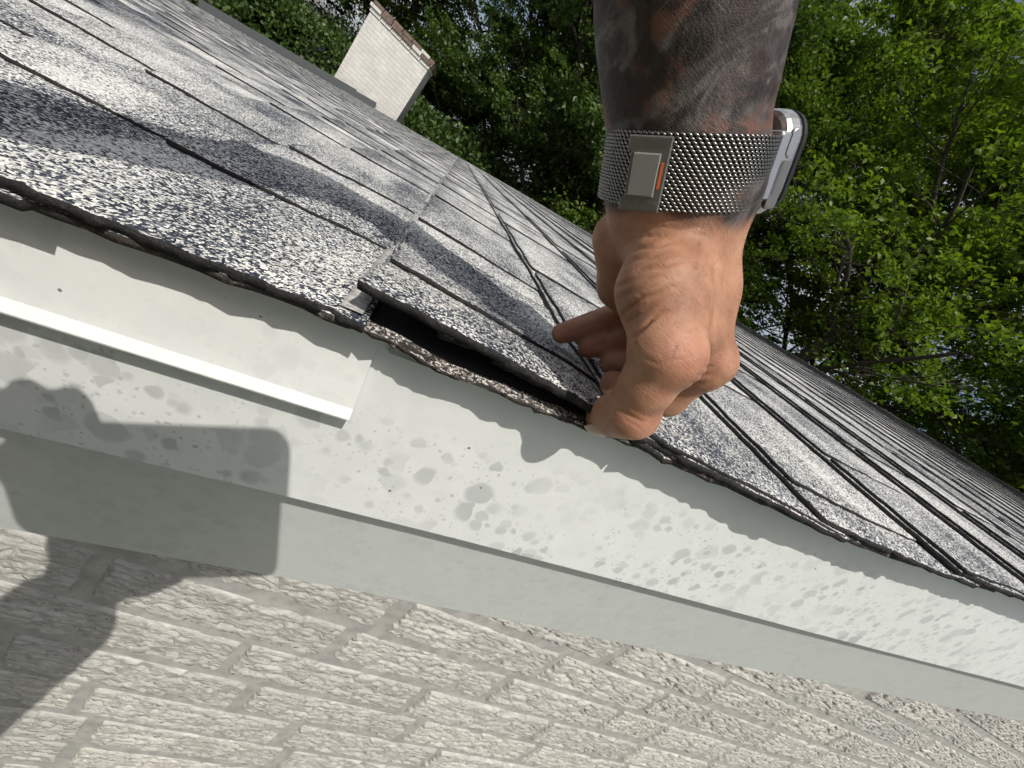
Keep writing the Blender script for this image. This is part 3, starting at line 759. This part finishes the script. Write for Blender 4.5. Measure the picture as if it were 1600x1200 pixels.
pm_ = [M_SKIN, plain('dark_work_shirt', (.035, .04, .05), .9), plain('grey_work_trousers', (.10, .10, .10), .9), plain('brown_boots', (.09, .05, .03), .7), plain('brown_hair', (.04, .025, .018), .7)]
pme = mesh_np('person', allv, allf, pm_, None, True)
if len(pme.polygons) == len(mi): pme.polygons.foreach_set('material_index', mi.astype(np.int32))
for nm, arr in (('tattoo', np.concatenate([tattoo, np.zeros(nz)])), ('red', np.concatenate([red, np.zeros(nz)]))):
    at = pme.attributes.new(nm, 'FLOAT', 'POINT'); at.data.foreach_set('value', arr.astype(np.float32))
# every bare arm carries ink on the forearm of the hand in the picture
person = link('person', pme)
tag(person, 'bare tattooed forearm and hand pinching and lifting the shingles at the roof edge', 'person')
# thumb nail
def nail(c, rt, up, w, l, nrm_):
    mb = MB(); nu, nw = 8, 8; v = []
    for i in range(nu + 1):
        for j in range(nw + 1):
            s_, t_ = i/nu*2 - 1, j/nw*2 - 1; k = math.sqrt(max(0, 1 - .35*s_**4))
            v.append(c + up*l*s_ + rt*w*t_*k + nrm_*(.0016*(1 - t_*t_) - .0004*s_*s_))
    mb.add(v, [(i*(nw+1)+j, (i+1)*(nw+1)+j, (i+1)*(nw+1)+j+1, i*(nw+1)+j+1) for i in range(nu) for j in range(nw)]); return mb
ax_ = PX(939, 652, .196) - PX(988, 641, .176); ax_ /= np.linalg.norm(ax_); nn_ = np.array([-.25, .72, -.64]); nn_ -= ax_*(nn_ @ ax_); nn_ /= np.linalg.norm(nn_)
nb2 = nail(PX(944, 652, .1938) + nn_*.0074, np.cross(ax_, nn_), ax_, .0060, .0068, nn_)
link('thumb_nail', mesh_np('thumb_nail', C2W(np.array(nb2.v)), nb2.f, plain('nail', (.40, .26, .205), .35, 0, .1, 200), None, True), person)
# short dark hairs on forearm and back of the hand
sel = np.where((np.concatenate([tattoo])*.8 + hairm*.5 > g.random(len(hv))) & (py_ > -60) & (hv[:, 2] < .23))[0]
sel = g.choice(sel, min(1500, len(sel)), replace=False)
hp = hv[sel]; hn = nrm[sel]; along = -U_ARM + g.normal(0, .35, (len(sel), 3)) + np.array([-.25, 0, 0])
along -= hn*(along*hn).sum(1, keepdims=True); along /= np.linalg.norm(along, axis=1, keepdims=True)
side = np.cross(along, hn); Lh = g.uniform(.003, .0075, (len(sel), 1)); wd = .000045
p1 = hp + along*Lh*.5 + hn*Lh*.22; p2 = hp + along*Lh + hn*Lh*.36
q = np.stack([hp - side*wd, hp + side*wd, p1 + side*wd*.8, p1 - side*wd*.8, p2], 1).reshape(-1, 3); b5 = np.arange(len(sel))[:, None]*5
tri = np.concatenate([b5 + [0, 1, 2], b5 + [0, 2, 3], b5 + [3, 2, 4]])
ho = link('arm_hair', mesh_np('arm_hair', C2W(q), tri, plain('arm_hair', (.05, .035, .026), .6)), person); ho['kind'] = 'stuff'

# ------------------------------------------------------------------ the watch
M_TI = plain('titanium', (.30, .285, .265), .40, .9, .08, 300); M_STEEL = plain('bright_titanium', (.62, .60, .57), .26, .95, .05, 200)
M_LINK = plain('mesh_links', (.25, .24, .225), .27, .95, .1, 300); M_DARK = plain('dark_band_core', (.012, .012, .012), .6)
watch = empty('wrist_watch', C2W(WR)); tag(watch, 'titanium wrist watch with woven metal band and clasp, on the tattooed wrist', 'watch')
RX, RZ, BW = .0312, .0285, .0250
def ring(phi, h, r=0.):
    return WR + (RX + r)*np.cos(phi)[..., None]*RT + (RZ + r)*np.sin(phi)[..., None]*FR + np.asarray(h)[..., None]*U_ARM
def put(name, v, f, mat, smooth=False, par=None):
    o = link(name, mesh_np(name, np.asarray(C2W(np.asarray(v, float))) - (C2W(WR)), f, mat, None, smooth), par or watch); return o
nph = 96
ph = np.linspace(0, 2*math.pi, nph, endpoint=False)
V = []
for r, h in ((.0001, -BW/2), (.0009, -BW/2), (.0009, BW/2), (.0001, BW/2)): V.append(ring(ph, np.full(nph, h), r))
V = np.concatenate(V); fq = []
for k in range(4):
    for j in range(nph): fq.append((k*nph + j, k*nph + (j+1) % nph, ((k+1) % 4)*nph + (j+1) % nph, ((k+1) % 4)*nph + j))
put('band_core', V, fq, M_DARK)
ncol, nrow = 92, 21
tmpl = []; ns_ = 6
for t_, rr in ((-1., .35), (-.55, .92), (.0, 1.), (.55, .92), (1., .35)):
    for j in range(ns_): a = 2*math.pi*j/ns_; tmpl.append((t_, rr*math.cos(a), rr*math.sin(a)))
tmpl = np.array(tmpl); tf = np.array([(i*ns_ + j, i*ns_ + (j+1) % ns_, (i+1)*ns_ + (j+1) % ns_, (i+1)*ns_ + j) for i in range(4) for j in range(ns_)])
LV, LF = [], []
for i in range(nrow):
    for j in range(ncol):
        p_ = 2*math.pi*(j + .5*(i % 2))/ncol; h = (i - (nrow - 1)/2)/(nrow - 1)*(BW - .0012)
        c = ring(np.array([p_]), np.array([h]), .00125)[0]; tg = ring(np.array([p_ + .01]), np.array([h]), .00125)[0] - c; tg /= np.linalg.norm(tg)
        no = np.cross(tg, U_ARM); no = no if no @ (c - WR) > 0 else -no
        tg2 = tg*.93 + U_ARM*.36*(1 if True else -1)
        up2 = U_ARM - tg2*(U_ARM @ tg2); up2 /= np.linalg.norm(up2)
        LF.append(tf + len(LV)*len(tmpl)); LV.append(c + tmpl[:, :1]*tg2*.00125 + tmpl[:, 1:2]*up2*.00056 + tmpl[:, 2:]*no*.00062)
o = put('band_links', np.concatenate(LV), np.concatenate(LF), M_LINK, True); o['kind'] = 'stuff'
# clasp: notched frame, raised plate, orange mark
def prism(poly, c, ex, ey, ez, z0, z1, bev=.0003):
    poly = np.array(poly); n = len(poly); cen = poly.mean(0)
    rings = [(poly, z0), (poly, z1 - bev), (cen + (poly - cen)*(1 - bev/np.abs(poly - cen).max()*1.2), z1)]
    v = np.concatenate([c + P[:, :1]*ex + P[:, 1:2]*ey + z*ez for P, z in rings]); f = [tuple(range(n-1, -1, -1)), tuple(2*n + i for i in range(n))]
    for k in range(2): f += [(k*n + i, k*n + (i+1) % n, (k+1)*n + (i+1) % n, (k+1)*n + i) for i in range(n)]
    return v, f
pc = np.array([R(131)]); cc = ring(pc, np.array([-.0010]), .0016)[0]
ez = cc - WR; ez -= U_ARM*(ez @ U_ARM); ez /= np.linalg.norm(ez); ez = .62*ez + .38*FR; ez /= np.linalg.norm(ez); ey = U_ARM; ex = np.cross(ey, ez); ex = ex if ex[0] > 0 else -ex
a_, b_2 = .0066, .0122
frame = [(-a_, -b_2), (a_, -b_2), (a_, -.0085), (a_, .0085), (a_, b_2), (-a_, b_2), (-a_, .0085), (-a_ + .0012, .0074), (-a_ + .0012, -.0074), (-a_, -.0085)]
fx = np.array(frame); fx[:, 0] *= 1.12
v, f = prism(fx, cc, ex, ey, ez, 0, .0024, .0004); put('clasp', v, f, M_TI)
clasp = [o for o in watch.children if o.name.startswith('clasp')][0]
v, f = prism([(-.0048, -.0070), (.0046, -.0070), (.0046, .0070), (-.0048, .0070)], cc, ex, ey, ez, .0023, .0036, .0004); put('clasp_plate', v, f, plain('clasp_plate_metal', (.33, .32, .30), .5, .7, .06, 300))
M_OR = plain('orange_mark', (.75, .13, .03), .5)
v, f = prism([(.0052, -.0042), (.0060, -.0042), (.0060, .0042), (.0052, .0042)], cc, ex, ey, ez, .0022, .0028, .0001); put('orange_mark', v, f, M_OR)
for sgn in (-1, 1):       # fine ribs on the grips of the clasp
    for k in range(11):
        x0 = -.0060 + k*.00115; v, f = prism([(x0, sgn*.0088), (x0 + .00055, sgn*.0088), (x0 + .0017, sgn*.0114), (x0 + .00115, sgn*.0114)], cc, ex, ey, ez, .0022, .0026, .0001)
        put('clasp_rib', v, f, M_TI)
# case at the back of the wrist, seen on its edge
def rbox(c, ex, ey, ez, sx, sy, sz, r, n=7, puff=.0):
    """box with rounded outline in ex/ey and softened rims along ez"""
    pts = []
    for qx, qy, a0 in ((1, 1, 0), (-1, 1, 90), (-1, -1, 180), (1, -1, 270)):
        for k in range(n): a = R(a0 + 90*k/(n-1)); pts.append((qx*(sx - r) + r*math.cos(a), qy*(sy - r) + r*math.sin(a)))
    P = np.array(pts); m = len(P); V = []; lev = [(-sz, .90), (-sz*.8, .975), (-sz*.45, 1.), (sz*.45, 1.), (sz*.8, .975), (sz, .90)]
    for z, k in lev: V.append(c + P[:, :1]*k*ex + P[:, 1:2]*k*ey + z*ez)
    f = [tuple(range(m-1, -1, -1)), tuple((len(lev)-1)*m + i for i in range(m))]
    for q in range(len(lev)-1): f += [(q*m + i, q*m + (i+1) % m, (q+1)*m + (i+1) % m, (q+1)*m + i) for i in range(m)]
    return np.concatenate(V), f
E0 = RT*math.cos(.10) - FR*math.sin(.10)*.0; cdir = RT
cdir = RT*.95 - FR*.30; cdir /= np.linalg.norm(cdir); FRc = np.cross(U_ARM, cdir); FRc = FRc if FRc @ FR > 0 else -FRc
cw = WR + cdir*(RX + .0036) + U_ARM*.0015
v, f = rbox(cw, U_ARM, FRc, cdir, .0195, .0175, .0046, .0105); put('watch_case', v, f, M_STEEL)
v, f = rbox(cw + cdir*.0052, U_ARM, FRc, cdir, .0193, .0173, .0008, .0105); put('case_gasket', v, f, M_DARK)
v, f = rbox(cw + cdir*.0066, U_ARM, FRc, cdir, .0188, .0168, .0010, .0100); put('watch_crystal', v, f, plain('watch_glass', (.02, .02, .022), .06))
v, f = rbox(cw - cdir*.0062, U_ARM, FRc, cdir, .0150, .0150, .0016, .0120); put('case_back', v, f, M_DARK)
v, f = rbox(cw + FRc*.0175 + U_ARM*.0085 - cdir*.0006, U_ARM, cdir, FRc, .0050, .0021, .0009, .0020); put('side_button', v, f, M_STEEL)
v, f = rbox(cw + FRc*.0170 - U_ARM*.006 - cdir*.0006, U_ARM, cdir, FRc, .0095, .0030, .0010, .0016); put('crown_guard', v, f, M_TI)
for sgn in (-1, 1):
    v, f = rbox(cw + FRc*.0140 - cdir*.0042 + U_ARM*sgn*0.0, U_ARM, cdir, FRc, BW/2, .0030, .0040, .0012)
    if sgn > 0: put('band_lug', v, f, M_STEEL)
v, f = rbox(cw - FRc*.0160 - cdir*.0046, U_ARM, cdir, FRc, BW/2, .0026, .0040, .0012); put('band_lug', v, f, M_STEEL)

# ------------------------------------------------------------------ the phone that takes the picture, and the ladder
phone = empty('mobile_phone', C2W((-.06, -.005, -.018))); tag(phone, 'dark mobile phone taking the picture, its squared shadow falls on the white fascia', 'phone')
ex, ey, ez = np.array([1., 0, 0]), np.array([0, 1., 0]), np.array([0, 0, 1.])
def put2(name, v, f, mat): return link(name, mesh_np(name, C2W(np.asarray(v)) - C2W((-.06, -.005, -.018)), f, mat), phone)
v, f = rbox(np.array([-.0640, -.0070, -.0185]), ex, ey, ez, .0930, .0485, .0055, .012); put2('phone_case', v, f, plain('black_case', (.02, .02, .02), .5))
v, f = rbox(np.array([-.062, -.0055, -.0248]), ex, ey, ez, .0840, .0390, .0008, .010); put2('phone_screen', v, f, plain('screen_glass', (.01, .01, .012), .1))
v, f = rbox(np.array([-.000, -.022, -.0122]), ex, ey, ez, .018, .018, .0010, .008); put2('camera_plate', v, f, M_TI)

lad = empty('ladder', (-.45, -.8, 0)); tag(lad, 'aluminium ladder leaning on the wall under the photographer', 'ladder')
M_AL = plain('ladder_aluminium', (.5, .5, .5), .4, .8)
lt, lb = np.array([-.0, 1.02, ZC + .25]), np.array([0, -.55, .02])
lt = np.array([0, .80 + .10, ZC - .25])
for sx in (-.20, .19):
    mb = MB(); d = lt - lb
    for q in (0,): mb.add([(sx + dx, lb[1] + dy, lb[2]) for dx, dy in ((-.013, -.035), (.013, -.035), (.013, .035), (-.013, .035))] + [(sx + dx, lt[1] + dy - .02, lt[2]) for dx, dy in ((-.013, -.035), (.013, -.035), (.013, .035), (-.013, .035))], [(3, 2, 1, 0), (4, 5, 6, 7), (0, 1, 5, 4), (1, 2, 6, 5), (2, 3, 7, 6), (3, 0, 4, 7)])
    mb.build('ladder_rail', M_AL, lad)
for k in range(1, 14):
    t = k*.27/(lt[2]); p = lb + (lt - lb)*t; mb = MB(); mb.tube([(-.19, p[1], p[2]), (.18, p[1], p[2])], .015, 8); mb.build('rung', M_AL, lad)
# ================================================================== GROUND, NEIGHBOUR, TREES
def grass_mat():
    m = N('lawn_grass'); v = m.coord(); a = m.noise(v, 1.2, 5); b = m.noise(v, 40, 3)
    c = m.mix(.5, m.ramp(a.outputs[0], [(.3, (.04, .05, .025)), (.7, (.085, .095, .05))]), m.ramp(b.outputs[0], [(.3, (.02, .035, .01)), (.7, (.08, .11, .04))]))
    m.col(c); m.set(Roughness=.9); return m.m
me = mesh_np('ground', [(-1500, -1500, 0), (1500, -1500, 0), (1500, 1500, 0), (-1500, 1500, 0)], [(0, 1, 2, 3)], grass_mat())
tag(link('ground', me), 'lawn around the house', None, None, 'structure')

nh = empty('neighbour_house', (-10.5, 24, 0)); tag(nh, 'pale grey neighbouring house glimpsed behind the trees left of the chimney', 'house')
mb = MB(); mb.box((-5, 0, 0), (4.5, 8, 2.9)); mb.build('wall', plain('pale_siding', (.50, .50, .49), .8), nh)
mb = MB(); mb.add([(-5.4, -.5, 2.85), (4.9, -.5, 2.85), (4.9, 4, 4.6), (-5.4, 4, 4.6), (4.9, 8.5, 2.85), (-5.4, 8.5, 2.85)], [(0, 1, 2, 3), (3, 2, 4, 5), (1, 4, 2), (0, 3, 5)])
mb.build('roof', plain('grey_neighbour_shingle', (.20, .20, .21), .85, 0, .3, 20), nh)
for x in (-3.4, -.8, 2.0):
    mb = MB(); mb.box((x, -.04, 1.0), (x + 1.1, .02, 2.2)); w = mb.build('window', plain('window_frame_white', (.7, .7, .7), .5), nh)
    mb = MB(); mb.box((x + .07, -.055, 1.07), (x + 1.03, -.045, 2.13)); mb.build('pane', plain('window_glass_dark', (.03, .04, .05), .1), w)

def leaf_mat(name, cols, trans=.35, rough=.45):
    m = N(name); ge = m.n('NewGeometry')
    c = m.ramp(ge.outputs['Random Per Island'], [(i/(len(cols)-1), k) for i, k in enumerate(cols)])
    m.col(c); m.set(Roughness=rough); m.p.inputs['Specular IOR Level'].default_value = .35
    tr = m.n('BsdfTranslucent'); m.l(m.mix(1., c, (1.5, 1.6, .55), 'MULTIPLY'), tr.inputs[0])
    mx = m.n('MixShader'); mx.inputs[0].default_value = trans
    m.l(m.p.outputs[0], mx.inputs[1]); m.l(tr.outputs[0], mx.inputs[2]); m.l(mx.outputs[0], m.out.inputs[0]); return m.m
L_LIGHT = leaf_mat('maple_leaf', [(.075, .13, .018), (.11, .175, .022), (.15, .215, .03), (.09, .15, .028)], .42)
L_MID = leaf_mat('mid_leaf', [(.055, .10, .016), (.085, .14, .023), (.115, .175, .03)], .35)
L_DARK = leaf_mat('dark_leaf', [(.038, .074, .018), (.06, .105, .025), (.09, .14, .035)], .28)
M_BARK = plain('tree_bark', (.055, .045, .036), .9, 0, .5, 9, .03)

def tree_meshes(seed, height, crown_r, base, nclump, nleaf, leaf, lm, spread=.42, flat=.55):
    """limbs first, then leaf sprays along the outer limbs"""
    g = np.random.default_rng(seed); mb = MB(); tips = []
    def limb(p, d, L, r, depth):
        pts, rad = [p], [r]; n = 5
        for i in range(n):
            d = d + g.normal(0, .10, 3) + np.array([0, 0, .04]); d /= np.linalg.norm(d); p = p + d*L/n
            pts.append(p); rad.append(r*(1 - .62*(i+1)/n))
            if depth <= 1 and i >= 2 or depth == 2: tips.append((p.copy(), d.copy()))
        mb.tube(pts, rad, 7 if depth == 0 else 5, cap=False)
        if depth < 2:
            for _ in range(6 if depth == 0 else 5):
                t = g.uniform(.3, 1.0); i = int(t*n); q = pts[i]
                a = g.uniform(0, 2*math.pi); s_ = np.array([math.cos(a), math.sin(a), g.uniform(-.05, .55)])
                nd = d*.35 + s_; nd /= np.linalg.norm(nd); limb(q, nd, L*g.uniform(.5, .72), rad[i]*.55, depth + 1)
    trunk_top = base + (height - base)*.35
    pts = [np.array([0, 0, -.1])]; p = pts[0]
    for i in range(7):
        p = p + np.array([g.normal(0, .10), g.normal(0, .10), (height*.86)/7]); pts.append(p.copy())
    r0 = height*.017
    mb.tube(pts, [r0*(1.35 if i == 0 else 1 - .115*i) for i in range(8)], 10, cap=False)
    nl = 22
    for i in range(nl):
        t = (i + .5)/nl; z = base + (height*.86 - base)*t; fr = z/(height*.86)*7; j = min(int(fr), 6); q = pts[j] + (pts[j+1] - pts[j])*(fr - j)
        a = i*2.4 + g.uniform(-.4, .4); prof = math.sin(math.pi*(.12 + .83*t))**.7
        d = np.array([math.cos(a), math.sin(a), .25 + .8*t]); d /= np.linalg.norm(d)
        limb(q, d, crown_r*prof*g.uniform(.75, 1.1)*.72, r0*.42*(1 - .6*t), 0)
    tp = np.array([t[0] for t in tips]); pick = g.integers(0, len(tp), nclump)
    cc = tp[pick] + g.normal(0, .22, (nclump, 3)) * np.array([1, 1, .8])
    n = nclump*nleaf
    c = np.repeat(cc, nleaf, 0); rad_ = np.repeat(g.uniform(.5, 1.25, nclump), nleaf)[:, None]
    tilt = np.repeat(g.normal(0, .35, (nclump, 2)), nleaf, 0)
    off = g.normal(0, spread*.5, (n, 3))*rad_; off[:, 2] = off[:, 2]*flat*.6 + off[:, 0]*tilt[:, 0] + off[:, 1]*tilt[:, 1]
    pos = c + off
    nrm_ = g.normal(0, .55, (n, 3)) + np.array([0, 0, .9]); nrm_ /= np.linalg.norm(nrm_, axis=1, keepdims=True)
    t1 = np.cross(nrm_, g.normal(0, 1, (n, 3))); t1 /= np.linalg.norm(t1, axis=1, keepdims=True); t2 = np.cross(nrm_, t1)
    s_ = leaf*g.uniform(.6, 1.25, (n, 1))
    V = np.stack([pos - t1*s_*.55, pos + t2*s_*.40 + nrm_*s_*.10, pos + t1*s_*.62 - nrm_*s_*.12, pos - t2*s_*.40 + nrm_*s_*.10], 1).reshape(-1, 3)
    b4 = np.arange(n)[:, None]*4; tri = np.concatenate([b4 + [0, 1, 2], b4 + [0, 2, 3]])
    return mb.mesh('trunk', M_BARK, True), mesh_np('crown', V, tri, lm)
def tree(name, meshes, loc, rz, sc, label, group):
    o = empty(name, loc); o.rotation_euler.z = rz; o.scale = (sc, sc, sc); tag(o, label, 'tree', group)
    link('trunk', meshes[0], o); link('crown', meshes[1], o); return o
TA = tree_meshes(11, 13.5, 5.2, 1.6, 960, 95, .095, L_LIGHT)
TB_ = tree_meshes(23, 13.0, 4.8, 1.4, 1200, 92, .095, L_MID)
TC = tree_meshes(37, 15.0, 4.8, 2.0, 1500, 85, .105, L_DARK)
G1, G2 = 'maples on the uphill side of the house', 'dark trees beyond the far end of the roof'
for nm, ms, loc, rz, sc, lab, gr in [
    ('maple_tree', TA, (9.8, 8.6, 0), .4, 1.18, 'bright green leafy maple to the right of the raised forearm, nearest of the trees', G1),
    ('maple_tree', TB_, (13.5, 4.6, 0), 2.2, 1.05, 'green maple at the right border, low branches just over the roof ridge', G1),
    ('maple_tree', TA, (14.8, 12.0, 0), 3.6, 1.45, 'tall maple with sky gaps in the top right corner', G1),
    ('maple_tree', TB_, (6.3, 13.2, 0), 1.1, 1.10, 'green tree directly right of the watch, behind the wrist', G1),
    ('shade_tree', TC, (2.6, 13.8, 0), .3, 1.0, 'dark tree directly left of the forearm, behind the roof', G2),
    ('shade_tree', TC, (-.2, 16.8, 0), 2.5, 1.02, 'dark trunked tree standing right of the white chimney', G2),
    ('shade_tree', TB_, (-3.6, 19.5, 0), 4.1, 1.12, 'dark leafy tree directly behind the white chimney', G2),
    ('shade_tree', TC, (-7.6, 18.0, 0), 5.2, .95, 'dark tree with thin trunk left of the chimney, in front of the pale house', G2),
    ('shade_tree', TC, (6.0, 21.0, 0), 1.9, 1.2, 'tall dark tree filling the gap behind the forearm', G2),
    ('maple_tree', TA, (9.4, 16.0, 0), 5.4, 1.42, 'tall green maple right of the watch at the top of the picture', G1),
    ('maple_tree', TB_, (19.5, 6.0, 0), .9, 1.15, 'farther maple at the right border, behind the low branches', G1),
    ('shade_tree', TB_, (-14.0, 27.0, 0), .2, 1.2, 'far dark tree at the top left, beyond the pale house', G2),
    ('shade_tree', TC, (1.5, 27.0, 0), 3.0, 1.3, 'farthest dark tree seen in gaps right of the chimney', G2)]:
    tree(nm, ms, loc, rz, sc, lab, gr)
# undergrowth below the trees
g = np.random.default_rng(88)
def shrub_mesh(seed, lm):
    g = np.random.default_rng(seed); n = 20000; d = g.normal(0, 1, (n, 3)); d /= np.linalg.norm(d, axis=1, keepdims=True); r = g.uniform(.55, 1., (n, 1))**.5
    pos = d*r*np.array([1.7, 1.5, 1.5])*(1 + .25*np.sin(d[:, :1]*5 + seed)*np.cos(d[:, 1:2]*4)); pos[:, 2] = np.abs(pos[:, 2] + 1.1)
    t1 = g.normal(0, 1, (n, 3)); t1 /= np.linalg.norm(t1, axis=1, keepdims=True); t2 = np.cross(t1, g.normal(0, 1, (n, 3))); t2 /= np.linalg.norm(t2, axis=1, keepdims=True); s_ = .075*g.uniform(.6, 1.2, (n, 1))
    V = np.stack([pos - t1*s_*.5, pos + t2*s_*.4, pos + t1*s_*.6, pos - t2*s_*.4], 1).reshape(-1, 3); b4 = np.arange(n)[:, None]*4
    return mesh_np('foliage', V, np.concatenate([b4 + [0, 1, 2], b4 + [0, 2, 3]]), lm)
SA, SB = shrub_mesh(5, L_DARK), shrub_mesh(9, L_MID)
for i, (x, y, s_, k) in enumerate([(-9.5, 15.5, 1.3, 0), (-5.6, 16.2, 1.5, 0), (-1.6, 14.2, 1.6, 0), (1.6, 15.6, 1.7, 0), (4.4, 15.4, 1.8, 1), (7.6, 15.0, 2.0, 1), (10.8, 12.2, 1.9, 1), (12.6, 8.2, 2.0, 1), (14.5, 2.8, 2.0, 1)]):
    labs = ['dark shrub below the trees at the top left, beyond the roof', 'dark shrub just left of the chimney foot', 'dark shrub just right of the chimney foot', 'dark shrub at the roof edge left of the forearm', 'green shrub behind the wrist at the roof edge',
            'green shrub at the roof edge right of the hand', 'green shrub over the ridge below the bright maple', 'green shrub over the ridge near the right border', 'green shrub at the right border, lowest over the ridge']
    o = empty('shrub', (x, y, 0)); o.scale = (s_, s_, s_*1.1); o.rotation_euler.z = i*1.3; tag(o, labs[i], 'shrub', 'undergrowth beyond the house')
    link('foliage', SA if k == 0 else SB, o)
